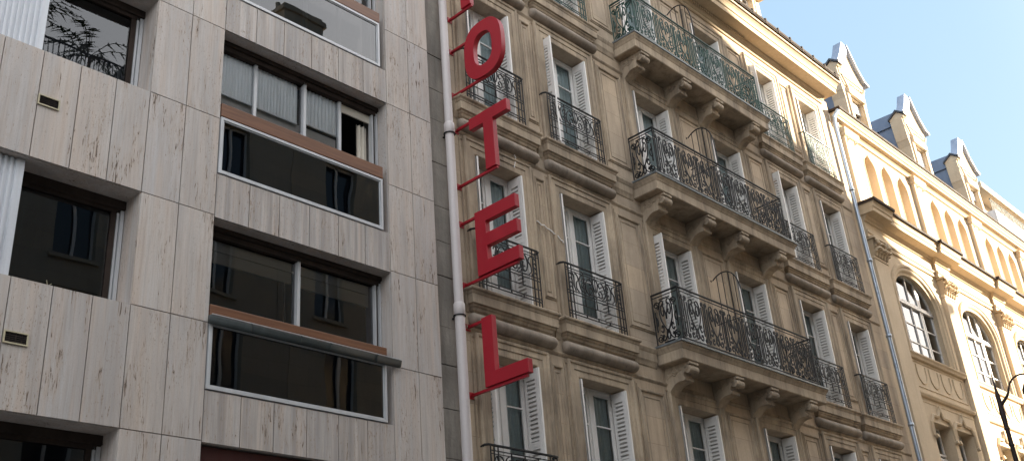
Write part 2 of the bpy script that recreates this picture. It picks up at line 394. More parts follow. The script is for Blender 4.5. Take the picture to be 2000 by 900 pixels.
# left openings: recessed aluminium window with corrugated sliding shutter
for i, (x0, x1, z0, z1) in enumerate(LH):
    b = MB(); yf = .26
    b.box(x0, x1-.01, yf, yf+.07, z0, z0+.03)
    b.box(x1-.05, x1-.01, yf-.02, yf+.06, z0, z1-.12); b.box(x1-.085, x1-.06, yf-.0, yf+.05, z0, z1-.12)
    wdw = P(b.build('window', M['alu']), mod)
    b = MB(); b.box(x0, x1, yf-.03, yf+.06, z1-.10, z1-.001); b.box(x0, x1, yf+.0, yf+.06, z1-.15, z1-.101); b.box(x1-.15, x1-.09, yf+.01, yf+.05, z0, z1-.15); b.box(3.36, 3.42, yf, yf+.05, z0, z1-.15)
    o = b.build('dark_frame_and_head_shade', M['brownlead_and_shade']); o.parent = wdw  # head boxes coloured dark for the deep shadow there; inner stiles are dark frame
    pane_part('pane', x0, x1-.08, z0+.03, z1-.12, yf+.03, wdw, M['glassd'], mod)
    b = MB(); b.box(x0, x1, .10, .24, z0, z0+.02); o = b.build('sill', M['trav']); o.parent = wdw
    # shutter
    b = MB(); ysh = YM+.10
    prof = []; x = x0+.02
    while x < 3.50:
        prof += [(x, 0), (x+.022, 0), (x+.03, .02), (x+.05, .02), (x+.058, 0)]; x += .06
    b.loft([[(px, ysh+py, z0+.015) for px, py in prof], [(px, ysh+py, z1-.012) for px, py in prof]], closed=False)
    b.box(3.50, 3.57, ysh-.005, ysh+.04, z0+.012, z1-.01); b.box(x0, 3.50, ysh+.025, ysh+.04, z0+.012, z1-.01)
    o = b.build('sliding_shutter', M['corr']); o.parent = wdw
    if i == 2:
        b = MB(); b.box(x0, x1-.1, .5, .52, z0, z0+.75); o = b.build('blind', M['slate']); o.parent = wdw
    if i == 0:
        b = MB(); b.box(x0, x1-.2, .55, .57, z0, z1-.3); o = b.build('blind', M['dark']); o.parent = wdw
# bays
for i, (x0, x1, z0, z1) in enumerate(BH):
    yf = .12
    b = MB(); b.box(x1-.035, x1-.008, yf-.01, yf+.09, z0, z1-.1); b.box(x1-.10, x1-.075, yf+.01, yf+.09, z0, z1-.1)
    b.box(x0, x0+.03, yf, yf+.09, z0, z1-.1); b.box(x0, x1, yf, yf+.09, z0, z0+.05)
    mull = [6.42, 7.20, 7.83] if i in (2, 3) else [7.15]
    for m_ in mull: b.box(m_-.022, m_+.022, yf+(.0 if m_ in (7.20, 7.15) else .03), yf+.09, z0+.05, z1-.1)
    wdw = P(b.build('bay_window', M['alu']), mod)
    b = MB(); b.box(x0, x1, yf-.03, yf+.10, z1-.06, z1-.001); b.box(x0, x1, yf+.0, yf+.10, z1-.13, z1-.061); b.box(x1-.074, x1-.036, yf+.03, yf+.09, z0, z1-.13)
    o = b.build('dark_frame_and_head_shade', M['brownlead_and_shade']); o.parent = wdw  # dark colour on the head imitates soffit shadow; the thin stile is frame
    xr = 7.85 if i == 2 else x1-.05
    pane_part('pane', x0+.03, xr, z0+.05, z1-.1, yf+.06, wdw, M['glassc' if i == 2 else 'glassd'], mod)
    if i == 2:
        b = MB(); wavy(b, 5.80, 6.40, z0+1.40, z1-.1, .21, .006, .05, 1); wavy(b, 6.46, 7.13, z0+1.40, z1-.1, .21, .006, .05, 2)
        wavy(b, 7.22, 7.81, z0+1.46, z1-.1, .21, .008, .06, 3)
        b.box(5.80, 6.40, .20, .22, z0+1.38, z0+1.40); b.box(6.46, 7.13, .20, .22, z0+1.38, z0+1.40); b.box(7.22, 7.81, .20, .22, z0+1.44, z0+1.46)
        o = b.build('net_curtain', M['palecurt']); o.parent = wdw
        b = MB(); b.box(5.78, 7.83, .26, .28, z0, z0+1.42); o = b.build('lower_blind', M['slat']); o.parent = wdw
        b = MB(); wavy(b, 8.22, 8.40, z0, z1-.3, .28, .03, .07, 5); o = b.build('curtain', M['blind']); o.parent = wdw
        b = MB(); b.box(7.87, 8.42, .19, .21, z1-.26, z1-.1); o = b.build('roller_blind', M['blind']); o.parent = wdw
    if i == 1:
        b = MB(); b.box(x0, 7.10, .22, .24, z1-.42, z1-.1); b.box(7.19, x1-.14, .22, .24, z1-.44, z1-.1); b.box(x0, x1-.16, .20, .218, z1-.27, z1-.25)
        o = b.build('roller_blind', M['blind']); o.parent = wdw
        b = MB(); b.tube([(6.98,.2,z1-.4),(6.99,.2,z1-.9),(6.96,.2,z1-1.3)], .005, 4); o = b.build('blind_cord', M['white']); o.parent = wdw
    if i == 0:
        b = MB(); b.prism_x([(YM+.06, z1-.02), (.05, z1-.02), (.12, z1-.42), (.0, z1-.42)], x0+.01, x1-.01)
        o = b.build('folded_awning', M['redcloth']); o.parent = wdw
    # balustrade
    b = MB(); yb = YM-.012; zt = z0+.83
    frame_bars(b, x0+.01, x1-.12, z0+.012, zt-.02, yb, yb+.05, .035)
    frame_bars(b, x0+.05, x1-.16, z0+.052, zt-.06, yb+.012, yb+.04, .012)
    b.box(x0+.01, x1-.12, yb+.055, yb+.10, z0+.005, z0+.05)
    bal = P(b.build('balustrade', M['alu']), mod)
    pane_part('glass_panel', x0+.045, x1-.155, z0+.045, zt-.055, yb+.024, bal, M['glassb'], mod)
    b = MB(); b.box(x0+.012, x1-.10, yb+.01, yb+.10, zt+.0, zt+.19)
    o = b.build('wooden_rail', M['wood'], bevel=.008); o.parent = bal
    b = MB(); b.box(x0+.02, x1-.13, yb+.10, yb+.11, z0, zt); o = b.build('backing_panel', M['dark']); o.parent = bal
    if i == 3:
        bpy.data.objects.remove(o)
    if i == 1:
        b = MB(); b.smooth = True
        prof = [(-.0, 4.53), (-.060, 4.53), (-.068, 4.52), (-.060, 4.50), (-.056, 4.48), (-.045, 4.45), (-.02, 4.435), (0, 4.44)]
        b.prism_x([(YM-.02+py, z) for py, z in prof], x0-.02, x1+.08)
        b.smooth = False
        for q in (6.28, 6.98, 7.42, 8.16): b.prism_x([(YM-.024+py*1.06, z+.004*(1 if z > 4.49 else -1)) for py, z in prof], q, q+.02)
        o = b.build('folded_blind_box', M['darkmetal']); o.parent = bal
        b = MB(); b.box(x0-.01, x1+.07, YM-.09, YM-.082, 4.532, 4.540)
        o = b.build('edge_trim', M['alu']); o.parent = bal
for (x0, x1, z0, z1) in ((3.565, 3.80, 6.48, 6.61), (3.57, 3.81, 3.76, 3.89)):
    b = MB(); frame_bars(b, x0, x1, z0, z1, YM-.018, YM+.0, .014)
    v = P(b.build('air_vent', M['brass']), mod)
    b = MB(); b.box(x0+.014, x1-.014, YM-.004, YM-.001, z0+.014, z1-.014)
    o = b.build('painted_vent_shade', M['black']); o.parent = v  # flat black plate painted in for the shaded inside of the vent
    b = MB()
    for k in range(5):
        z = z0+.024+k*.02; b.prism_x([(YM-.012, z), (YM-.005, z+.008), (YM-.005, z+.004)], x0+.014, x1-.014)
    for k in (1, 2, 3): b.box(x0+(x1-x0)*k/4-.002, x0+(x1-x0)*k/4+.002, YM-.014, YM-.006, z0+.014, z1-.014)
    o = b.build('grille', M['brownlead_and_shade']); o.parent = v
b = MB(); b.tube([(3.95,-.05,4.46),(3.93,-.06,4.52)], .004, 4); b.tube([(3.95,-.05,4.46),(3.99,-.05,4.50)], .003, 4)
P(b.build('dry_stalk', M['brass']), mod)

# ================================================================== HOTEL
hot = thing('hotel_building', 'weathered limestone hotel with louvred shutters and wrought iron balconies', 'building', (17, 0, GZ))
CO = [(10.40,11.47),(12.45,13.63),(15.17,16.38),(18.02,19.18),(20.66,21.78),(22.97,24.02)]
ZC = [2.65, 5.98, 9.33, 12.60]; ZL = [5.05, 8.40, 11.70, 14.83]
HH = [(a, b_, ZC[i]+.03, ZL[i]) for i in range(4) for a, b_ in CO] + [(a, b_, -.7, 1.7) for a, b_ in CO]
w = MB(); holes_wall(w, 9.97, 24.98, GZ, 15.5, HH, 0, .42)
w.add([(24.98,0,GZ),(24.98,8,GZ),(24.98,8,15.5),(24.98,0,15.5)], [(0,1,2,3)])
P(w.build('wall', M['stone']), hot)
w = MB()
zz = GZ
while zz < 15.4:                                # rough party strip made of big blocks
    h = random.uniform(.55, .8); pr = random.uniform(0, .012)
    w.p = random.random(); w.box(9.37, 9.965, .02-pr, .5, zz, min(zz+h-.006, 15.5)); zz += h
P(w.build('party_wall_strip', M['rough'], bevel=.008), hot)
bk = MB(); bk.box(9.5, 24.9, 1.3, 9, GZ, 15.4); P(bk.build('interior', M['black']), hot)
# architraves + panel mouldings
ar = MB()
arch_prof = [(0,.0),(0,.012),(.012,.02),(.11,.02),(.118,.035),(.20,.035),(.215,.055),(.245,.06),(.262,.04),(.262,0)]
for i in range(4):
    for a, b_ in CO:
        zb = ZC[i]+.02
        ar.sweep([(a, zb), (a, ZL[i]), (b_, ZL[i]), (b_, zb)], arch_prof, closed=False)
        # outer thin fillet frame under the string course
        ar.sweep([(a-.33, zb), (a-.33, ZL[i]+.20), (b_+.33, ZL[i]+.20), (b_+.33, zb)], [(-.012,0),(-.012,.016),(.006,.02),(.012,0)], closed=False)
pan_prof = [(0,0),(.0,.004),(.012,.03),(.03,.034),(.042,.018),(.06,.014),(.066,0)]
for i in range(4):
    zb, zt = ZC[i]+.36, ZL[i]+.06
    for x0, x1 in ((11.86,12.04),(14.10,14.72),(16.83,17.58),(19.63,20.22),(22.20,22.52)):
        ar.ring(x0, x1, zb, zt, pan_prof)
        if x1-x0 < .4: ar.ring(x0+.06, x1-.06, zb+.08, zt-.08, [(0,0),(0,.008),(.01,.014),(.02,.0)])
        else: ar.ring(x0+.09, x1-.09, zb+.09, zt-.09, [(0,0),(0,.006),(.012,.012),(.024,.0)])
    for x in (11.78, 12.12, 14.0, 14.9, 22.12, 22.62): ar.prism_y([(x-.008, zb-.3),(x+.008, zb-.3),(x+.008, zt+.12),(x-.008, zt+.12)], -.022, 0)
P(ar.build('wall_mouldings', M['trim']), hot)
# string courses
st = MB()
SP = [(0,-.0),(.07,-.01),(.075,-.04),(.055,-.10),(.045,-.12),(.045,-.26),(.03,-.30),(.015,-.36),(0,-.38)]
SP2 = [(0,-.585),(.022,-.59),(.03,-.61),(.022,-.63),(0,-.66)]
for zc in ZC:
    for xa, xb in ((9.98, 10.06), (11.98, 12.10), (14.02, 14.68), (19.9, 20.26), (22.20, 22.40)):
        st.mould(xa, xb, [(p, zc+z) for p, z in SP], ends=(False, False))
    st.mould(9.98, 24.9, [(p, zc+z) for p, z in SP2], ends=(False, False))
P(st.build('string_course', M['trim']), hot)
LP = [(0,0),(.19,-.012),(.205,-.03),(.20,-.055),(.175,-.075),(.165,-.11),(.158,-.115),(.158,-.255),(.15,-.262),(.125,-.268),(.12,-.295),(.10,-.31),(.085,-.345),(.06,-.365),(.05,-.38),(0,-.385)]
def ledge(xa, xb, zc):
    b = MB(); b.mould(xa, xb, [(p, zc+z) for p, z in LP], base=.05)
    o = P(b.build('window_ledge', M['trim']), hot)
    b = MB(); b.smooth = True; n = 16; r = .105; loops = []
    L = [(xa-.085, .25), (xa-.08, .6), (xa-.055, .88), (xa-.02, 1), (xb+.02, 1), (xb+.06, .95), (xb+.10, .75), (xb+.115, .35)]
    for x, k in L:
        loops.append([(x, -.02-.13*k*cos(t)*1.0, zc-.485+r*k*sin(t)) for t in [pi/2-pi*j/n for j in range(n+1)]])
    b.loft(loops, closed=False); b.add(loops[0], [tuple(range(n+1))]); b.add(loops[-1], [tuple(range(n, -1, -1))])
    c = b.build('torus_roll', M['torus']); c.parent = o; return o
for zc in ZC:
    for xa, xb in ((10.12, 11.80), (12.20, 13.90), (20.36, 22.08), (22.50, 24.24)):
        ledge(xa, xb, zc)
# windows
def louvre_leaf(b, y0, y1, x, th, z0, z1, slots=True):
    """leaf lying in a plane of constant x, from y0 (outer) to y1 (inner)"""
    w_ = y1-y0; a, c = y0+.06, y1-.05
    b.box(x-th/2, x+th/2, y0, a, z0, z1); b.box(x-th/2, x+th/2, c, y1, z0, z1)
    mids = [z0, z0+.12, (z0+z1)/2-.04, (z0+z1)/2+.04, z1-.16, z1]
    for q in (0, 2, 4): b.box(x-th/2, x+th/2, a, c, mids[q], mids[q+1])
    for q in (1, 3):
        z = mids[q]+.01
        while z < mids[q+1]-.03:
            b.box(x-th/2+.002, x+th/2-.002, a, c, z, z+.034); z += .068
def window(a, b_, z0, z1, lout=0., rout=0., seed=0, nocurt=False):
    rnd = random.Random(seed); y = .27
    b = MB(); W_ = .05
    frame_bars(b, a+.005, b_-.005, z0, z1-.002, y, y+.07, W_)
    m = (a+b_)/2; zt = z1-.62
    b.box(m-.055, m+.055, y-.012, y+.055, z0+W_, z1-W_)
    for s_, e in ((a+W_, m-.055), (m+.055, b_-W_)):
        b.box(s_, s_+.045, y+.01, y+.05, z0+W_, z1-W_); b.box(e-.045, e, y+.01, y+.05, z0+W_, z1-W_)
        b.box(s_+.045, e-.045, y+.01, y+.05, z1-W_-.06, z1-W_); b.box(s_+.045, e-.045, y+.01, y+.05, z0+W_, z0+W_+.32)
        b.box(s_+.045, e-.045, y+.005, y+.045, zt-.012, zt+.012)
        b.box(s_+.045, e-.045, y+.015, y+.045, zt-.75, zt-.73)
    wo = P(b.build('window', M['white'], bevel=.004), hot)
    for s_, e in ((a+W_+.045, m-.1), (m+.1, b_-W_-.045)):
        pb = MB(); pb.sheet(s_, e, z0+.3, z1-.1, y+.03); p = pb.build('pane', M['glassh']); p.parent = wo
    c = MB(); wavy(c, a+.06, m-.02, z0, z1-.05, y+.09, .014, rnd.choice((.07,.09,.11)), seed); wavy(c, m+.02, b_-.06, z0, z1-.05, y+.09, .014, .08, seed+50)
    o = c.build('net_curtain', M['sheer']); o.parent = wo
    # shutters folded into the reveals
    for side in (-1, 1):
        s = MB(); out = lout if side < 0 else rout
        x = a+.03 if side < 0 else b_-.03
        louvre_leaf(s, -.03-out, .25-out, x, .028, z0+.02, z1-.035)
        s.box(x-.016*side*-1-.0+(.028*side), x+.028*side+.014*side, -.035-out*.9, .24-out*.9, z0+.02, z1-.03) if False else None
        x2 = x + side*.0
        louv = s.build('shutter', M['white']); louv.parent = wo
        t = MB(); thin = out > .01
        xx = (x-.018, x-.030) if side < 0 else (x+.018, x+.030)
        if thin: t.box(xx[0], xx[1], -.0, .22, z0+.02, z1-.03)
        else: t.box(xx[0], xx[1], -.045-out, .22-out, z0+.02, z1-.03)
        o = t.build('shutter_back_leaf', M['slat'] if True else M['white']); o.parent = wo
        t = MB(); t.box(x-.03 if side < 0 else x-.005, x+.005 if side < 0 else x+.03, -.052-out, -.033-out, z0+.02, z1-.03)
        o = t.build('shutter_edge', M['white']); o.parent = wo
    return wo
OUT = {(2,1):.12, (1,2):.14, (2,4):.13, (3,4):.10, (1,1):.0, (0,0):.05, (0,5):.0}
k = 0
for i in range(4):
    for j, (a, b_) in enumerate(CO):
        window(a, b_, ZC[i]+.03, ZL[i], OUT.get((i,j), .0), 0, 100+k); k += 1
for j, (a, b_) in enumerate(CO):
    b = MB(); frame_bars(b, a+.005, b_-.005, -.7, 1.7, .27, .34, .06); wo = P(b.build('window', M['white']), hot)
    pb = MB(); pb.sheet(a+.06, b_-.06, -.64, 1.64, .30); p = pb.build('pane', M['glassh']); p.parent = wo
b = MB(); rc_ = random.Random(3)
def onwall(pts, y, r): b.tube([(x+rc_.uniform(-.01,.01), y, z+rc_.uniform(-.02,.02)) for x, z in catmull(pts, 4)], r, 4)
onwall([(11.75,7.62),(12.0,7.57),(12.22,7.50),(12.40,7.42)], -.038, .011)
onwall([(11.30,8.48),(11.36,8.66),(11.34,8.80),(11.42,8.95)], -.036, .009)
P(b.build('pale_crack_repair', M['white']), hot)
# ---- ironwork helpers (x along, z up) -> placed by a transform function
def tubes(b, lines, r, T, n=4):
    for ln in lines: b.tube([T(x, z) for x, z in ln], r, n)
def lyre(x, w, h):
    """one heart / lyre panel with crossing tails, in a cell of width w"""
    c = x+w/2; L = []
    for s in (-1, 1):
        q = lambda u, v: (c+s*u*w, v*h)
        L.append(catmull([q(.10,.70), q(.16,.78), q(.27,.78), q(.31,.67), q(.22,.58), q(.14,.63), q(.17,.69)], 5))      # inner heart curl
        L.append(catmull([q(.10,.70), q(.03,.60), q(.0,.50)], 4))
        L.append(catmull([q(.19,.89), q(.33,.86), q(.41,.72), q(.36,.52), q(.18,.36), q(-.02,.24), q(-.22,.12), q(-.36,.10), q(-.40,.17), q(-.32,.21), q(-.28,.16)], 5))
        L.append(catmull([q(.19,.89), q(.12,.86), q(.13,.80), q(.19,.82)], 4))
        L.append(catmull([q(.44,.30), q(.34,.26), q(.26,.33), q(.33,.40), q(.38,.35)], 4))
        L.append(catmull([q(.04,.30), q(.10,.20), q(.06,.12), q(.0,.10)], 4))
    return L
def scrollbar(x, w, h):
    """narrow bay: two uprights with volutes top and bottom and small C links"""
    L = []; c = x+w/2
    for s in (-1, 1):
        q = lambda u, v: (c+s*u*w, v*h)
        L.append(catmull([q(.12,.14), q(.12,.30), q(.13,.5), q(.12,.70), q(.12,.84)], 4))
        top = [(c+s*(w*.27-.0*w)+.15*w*1.0*cos(t)*s*-1, h*.86+.15*w*sin(t)) for t in [2*pi*1.35*k_/16 for k_ in range(17)]]
        L.append([(c+s*(.27*w) + s*-1*(.17*w*(1-.7*k_/16))*cos(2*pi*1.3*k_/16), h*.86 + (.17*w*(1-.7*k_/16))*sin(2*pi*1.3*k_/16)*1.3) for k_ in range(17)])
        L.append([(c+s*(.27*w) + s*-1*(.17*w*(1-.7*k_/16))*cos(2*pi*1.3*k_/16), h*.12 - (.17*w*(1-.7*k_/16))*sin(2*pi*1.3*k_/16)*1.3) for k_ in range(17)])
        L.append(catmull([q(.42,.20), q(.44,.40), q(.40,.55), q(.44,.72), q(.42,.80)], 4))
    for v in (.36, .62): L.append([(c-.12*w, v*h), (c, v*h+.01), (c+.12*w, v*h)])
    return L
def side_panel(x, w, h):
    L = []
    for (u, v, d, a0) in ((.17,.82,1,-pi/2),(.83,.82,-1,-pi/2),(.17,.15,-1,pi/2),(.83,.15,1,pi/2)):
        L.append(spiral(x+u*w, v*h, .13*w, 1.6, a0, d))
    L += lyre(x+w*.2, w*.6, h)
    for u in (.10, .90):
        L.append([(x+u*w, .3*h), (x+u*w, .7*h)])
        L.append([(x+u*w+(.09*w if u > .5 else -.06*w)*-1*sin(t), .5*h+.09*h*cos(t)) for t in [pi*k_/10 for k_ in range(11)]])
    L.append([(x+.17*w+.13*w, .92*h), (x+.7*w, .92*h)]); L.append([(x+.3*w, .06*h), (x+.7*w, .06*h)])
    return L
def long_balcony(zc, iron):
    xa, xb, pm = 14.66, 19.90, .66
    b = MB()
    SPf = [(0,0),(.60,0),(.62,-.012),(.615,-.05),(.59,-.085),(.575,-.12),(.565,-.13),(.565,-.30),(.55,-.315),(.50,-.32),(0,-.325)]
    b.mould(xa+.6, xb-.6, [(p, zc+z) for p, z in SPf], base=0.02)
    slab = P(b.build('balcony', M['trim']), hot)
    b = MB(); b.mould(xa+.6, xb-.6, [(.0, zc+.022), (.63, zc+.02), (.645, zc+.012), (.64, zc-.018), (.60, zc-.018), (0, zc-.018)], base=.02)
    o = b.build('lead_capping', M['lead']); o.parent = slab
    # corbels
    prof = [(0,-.325),(.52,-.325),(.52,-.365),(.49,-.37)]
    prof += [(.455+.062*cos(t), -.438+.068*sin(t)) for t in [R(80)-R(235)*q/9 for q in range(10)]]
    prof += [(.365,-.50),(.36,-.54),(.385,-.565),(.375,-.60),(.33,-.61),(.25,-.605),(.17,-.63),(.09,-.69),(.04,-.745),(0,-.76)]
    for cx in (14.93, 16.42, 17.66, 19.18):
        c = MB(); c.prism_x([(-p*1.06, zc-.325+(z+.325)*1.10) for p, z in prof], cx-.02, cx+.26)
        for sx in (cx-.026, cx+.266):
            c.tube([(sx, -.34+sp[0]-0, zc-.44+sp[1]) for sp in [(-.115-(.055*(1-.8*t/20))*cos(t*.62), (.05*(1-.8*t/20))*sin(t*.62)) for t in range(21)]], .009, 5)
            c.tube([(sx, -(.34-.30*t/12), zc-.45+.035*sin(t*.9)-.012*t/3) for t in range(13)], .016, 5)
            c.tube([(sx, -(.10+.045*cos(t*.6)), zc-.45+.04*sin(t*.6)) for t in range(11)], .012, 5)
            c.tube([(sx, -(.21+.04*cos(t*.6)), zc-.425+.035*sin(t*.6)) for t in range(11)], .012, 5)
        c.box(cx+.085, cx+.155, -.53, -.44, zc-.50, zc-.37)
        o = c.build('corbel', M['trim'], bevel=.006); o.parent = slab
    # iron
    X0, X1, pr = 14.78, 19.56, .60; h = 1.0
    b = MB(); zb = zc+.035
    F = lambda x, z: (x, -pr, zb+z)
    def S(X): return lambda y, z: (X, -y, zb+z)
    for z, r in ((h, .020), (h-.065, .010), (.03, .014)):
        b.tube([(X0, 0, zb+z), (X0, -pr, zb+z)], r, 6 if z == h else 4); b.tube([(X0, -pr, zb+z), (X1, -pr, zb+z)], r, 6 if z == h else 4); b.tube([(X1, -pr, zb+z), (X1, 0, zb+z)], r, 6 if z == h else 4)
    for xx in (X0, X1): b.tube([F(xx, -.02), F(xx, h)], .014, 4); b.tube([(xx, -.03, zb), (xx, -.03, zb+h)], .012, 4)
    x = X0+.02; n = 7; mod_w = (X1-X0-.04-.24)/n; hh = .95
    tubes(b, scrollbar(x, .24, hh), .0125, F); x += .24
    for q in range(n):
        lw = mod_w-.22
        tubes(b, lyre(x, lw, hh), .0125, F); x += lw
        tubes(b, scrollbar(x, .22, hh), .0125, F); x += .22
        if q in (1, 3): b.box(x-.14, x-.125, -pr-.01, -pr+.13, zb+.60, zb+.615)
    tubes(b, side_panel(.02, pr-.04, hh), .0135, S(X0)); tubes(b, side_panel(.02, pr-.04, hh), .0135, S(X1))
    o = b.build('railing', M[iron]); o.parent = slab
    # hoop divider between the two rooms
    b = MB(); X = 17.02
    hp = [(.04,.90),(.16,.97),(.30,1.0),(.45,.95),(.57,.80),(.63,.55),(.645,.25),(.645,.0)]
    b.tube([(X, -p, zb+h+z-.02) for p, z in catmull(hp, 4)], .013, 6)
    for p, zt in ((.14,.93),(.27,.97),(.41,.93),(.52,.84)): b.tube([(X, -p, zb+.05), (X, -p, zb+h+zt)], .008 if p != .41 else .014, 5)
    b.tube([(X, -.02, zb+h*.95), (X, -.62, zb+h*.95)], .01, 4)
    for k_ in range(5): b.tube([(X, .0, zb+h+.87), (X, .0, zb+h+.90)], .02, 5)
    o = b.build('balcony_divider', M[iron] if iron == 'iron' else M['iron']); o.parent = slab
    return slab
for zc, ir in ((ZC[3], 'green'), (ZC[2], 'iron'), (ZC[1], 'iron')):
    long_balcony(zc, ir)
def guard(a, b_, zc, iron):
    x0, x1 = a-.22, b_+.10; pr = .15; h = .98; zb = zc+.0
    w_ = x1-x0; b = MB(); F = lambda x, z: (x0+x, -pr, zb+z)
    b.tube([(x0-.03, .0, zb+h), (x0-.035, -.07, zb+h+.012), (x0-.01, -.13, zb+h+.008), (x0+.05, -pr, zb+h), (x1-.04, -pr, zb+h), (x1+.02, -.14, zb+h), (x1+.04, -.08, zb+h), (x1+.03, 0, zb+h)], .019, 6)
    for z, r in ((h-.075,.0095),(h-.12,.007),(.50,.0095),(.45,.0095),(.30,.009),(.14,.010),(.09,.010)):
        b.tube([F(0, z), F(w_, z)], r, 4)
    for x in (0, .07, .15, w_-.15, w_-.07, w_): b.tube([F(x, 0), F(x, h)], .0105, 4)
    for x in (w_*.3, w_*.5, w_*.7):
        b.tube([F(x, .45), F(x, h-.075)], .010, 4); b.tube([F(x, .09), F(x, .14)], .012, 4); b.tube([F(x, .30), F(x, .45)], .012, 4)
    for c in (w_*.5,):
        for s in (-1, 1):
            q = lambda u, v: (c+s*u, v)
            L = [catmull([q(.02,.53), q(.07,.56), q(.14,.54), q(.17,.61), q(.12,.67), q(.08,.62), q(.11,.59)], 5),
                 catmull([q(.17,.52), q(.25,.60), q(.24,.74), q(.16,.83), q(.09,.78), q(.12,.72), q(.16,.75)], 5),
                 catmull([q(.02,.86), q(.06,.80), q(.05,.70), q(.02,.62)], 4),
                 catmull([q(.30,.86), q(.38,.82), q(.42,.70), q(.38,.57), q(.31,.56), q(.32,.63), q(.36,.63)], 5),
                 catmull([q(.44,.52), q(.50,.58), q(.49,.68), q(.44,.74), q(.47,.82), q(.52,.84)], 5),
                 catmull([q(.28,.55), q(.31,.66), q(.29,.76), q(.32,.80), q(.35,.74)], 5),
                 catmull([q(.52,.52), q(.56,.62), q(.55,.76), q(.58,.84)], 5)]
            tubes(b, L, .0115, F)
    for x in (.11, w_-.11, w_*.3, w_*.7):
        for z in (.56, .64, .72, .80): b.tube([F(x-.035, z-.02), F(x, z+.03), F(x+.035, z-.02)], .008, 4)
    o = P(b.build('window_guard', M[iron]), hot); return o
for i in range(4):
    for j in (0, 1, 4, 5):
        guard(CO[j][0], CO[j][1], ZC[i], 'green' if i == 3 else 'iron')
# cornice
b = MB()
CP = [(0,15.28),(.035,15.285),(.05,15.31),(.05,15.35),(.075,15.37),(.09,15.41),(.115,15.44),(.115,15.47),(.13,15.49),(.43,15.495),(.435,15.63),(.46,15.645),(.47,15.70),(.50,15.745),(.545,15.79),(.575,15.80),(.58,15.86),(.0,15.90)]
b.mould(9.5, 24.62, CP, base=.05, side=.45, ends=(False, True)); x = 9.6
while x < 20.4: b.box(x, x+.045, -.115-.04, -.117, 15.425, 15.485); x += .085
P(b.build('cornice', M['cream2']), hot)
b = MB(); b.tube([(9.5,-.60,15.93),(24.78,-.60,15.93)], .028, 6); b.box(9.5, 24.8, -.62, -.3, 15.865, 15.885)
b.box(9.5, 24.8, -.60, -.585, 15.99, 16.03)
x = 9.7
while x < 24.7: b.box(x, x+.05, -.63, -.57, 15.86, 16.04); x += .62
P(b.build('gutter', M['brownlead_and_shade']), hot)
b = MB(); b.add([(9.4,.35,15.9),(24.98,.35,15.9),(24.98,1.6,18.2),(9.4,1.6,18.2),(24.98,9,18.4),(9.4,9,18.4),(24.98,9,15.9),(9.4,9,15.9)], [(0,1,2,3),(3,2,4,5),(1,6,4,2),(0,3,5,7),(5,4,6,7)])
P(b.build('roof', M['slate']), hot)
# hotel dormer
b = MB(); x0, x1 = 20.9, 22.35; yd = .15
holes_wall(b, x0, x1, 15.9, 18.0, [(21.2, 21.95, 16.2, 17.72)], yd, yd+.3)
b.box(x1, x1+.01, yd, 1.6, 15.9, 18.0); b.box(x0-.01, x0, yd, 1.6, 15.9, 18.0)
b.mould(x0-.02, x1+.02, [(0,17.78),(.04,17.80),(.06,17.88),(.10,17.92),(.16,18.0),(.18,18.1),(.0,18.12)], back=1.6, side=1)
b.sweep([(21.2,16.2),(21.2,17.72),(21.95,17.72),(21.95,16.2)], [(0,.0),(0,.03),(.08,.03),(.1,.05),(.13,.05),(.14,0)], closed=False, y=yd)
dm = P(b.build('dormer', M['cream']), hot)
for v_ in dm.data.vertices: v_.co.y += .0
b = MB(); frame_bars(b, 21.2, 21.95, 16.2, 17.72, yd+.12, yd+.17, .05); b.box(21.55, 21.61, yd+.11, yd+.17, 16.2, 17.72)
o = b.build('window', M['white']); o.parent = dm
b = MB(); b.sheet(21.23, 21.92, 16.23, 17.7, yd+.15); o = b.build('pane', M['glasss']); o.parent = dm

# ================================================================== THIRD BUILDING
sch = thing('institution_building', 'pale sunlit stone building with blind lancets, arched windows and gabled dormers', 'building', (34, 0, GZ))
NB = 5; PITCH = 4.57; PX = 25.45
w = MB()
w.add([(25.0,.02,GZ),(PX+.85,.02,GZ),(PX+.85,.02,12.3),(25.0,.02,12.3)], [(0,1,2,3)])
w.add([(25.0,.02,12.3),(PX+.85,.02,12.3),(PX+.85,.02,14.9),(25.0,.02,14.9)], [(0,1,2,3)])
YW = .02
def arch_hole(mb, x0, x1, z0, z1, cx, wd, zs, zb, crv, yf, yb, back=None):
    """wall rectangle with an arched hole; crv(t)->height above zs for t in 0..1 across the opening"""
    n = 20; a, c = cx-wd/2, cx+wd/2
    mb.add([(x0,yf,z0),(a,yf,z0),(a,yf,z1),(x0,yf,z1)], [(0,1,2,3)]); mb.add([(c,yf,z0),(x1,yf,z0),(x1,yf,z1),(c,yf,z1)], [(0,1,2,3)])
    if zb > z0: mb.add([(a,yf,z0),(c,yf,z0),(c,yf,zb),(a,yf,zb)], [(0,1,2,3)])
    xs = [a+wd*(.5-.5*cos(pi*i/n)) for i in range(n+1)]; hs = [zs+crv((x-a)/wd) for x in xs]
    for i in range(n): mb.add([(xs[i],yf,hs[i]),(xs[i+1],yf,hs[i+1]),(xs[i+1],yf,z1),(xs[i],yf,z1)], [(0,1,2,3)])
    path = [(a, zb)] + list(zip(xs, hs)) + [(c, zb)]
    mb.loft([[(x,yf,z) for x, z in path], [(x,yb,z) for x, z in path]], closed=False)
    mb.add([(a,yf,zb),(a,yb,zb),(c,yb,zb),(c,yf,zb)], [(0,1,2,3)])
    if back is not None:
        for i in range(n): mb.add([(xs[i],back,zb),(xs[i+1],back,zb),(xs[i+1],back,hs[i+1]+.01),(xs[i],back,hs[i]+.01)], [(0,1,2,3)])
    return path
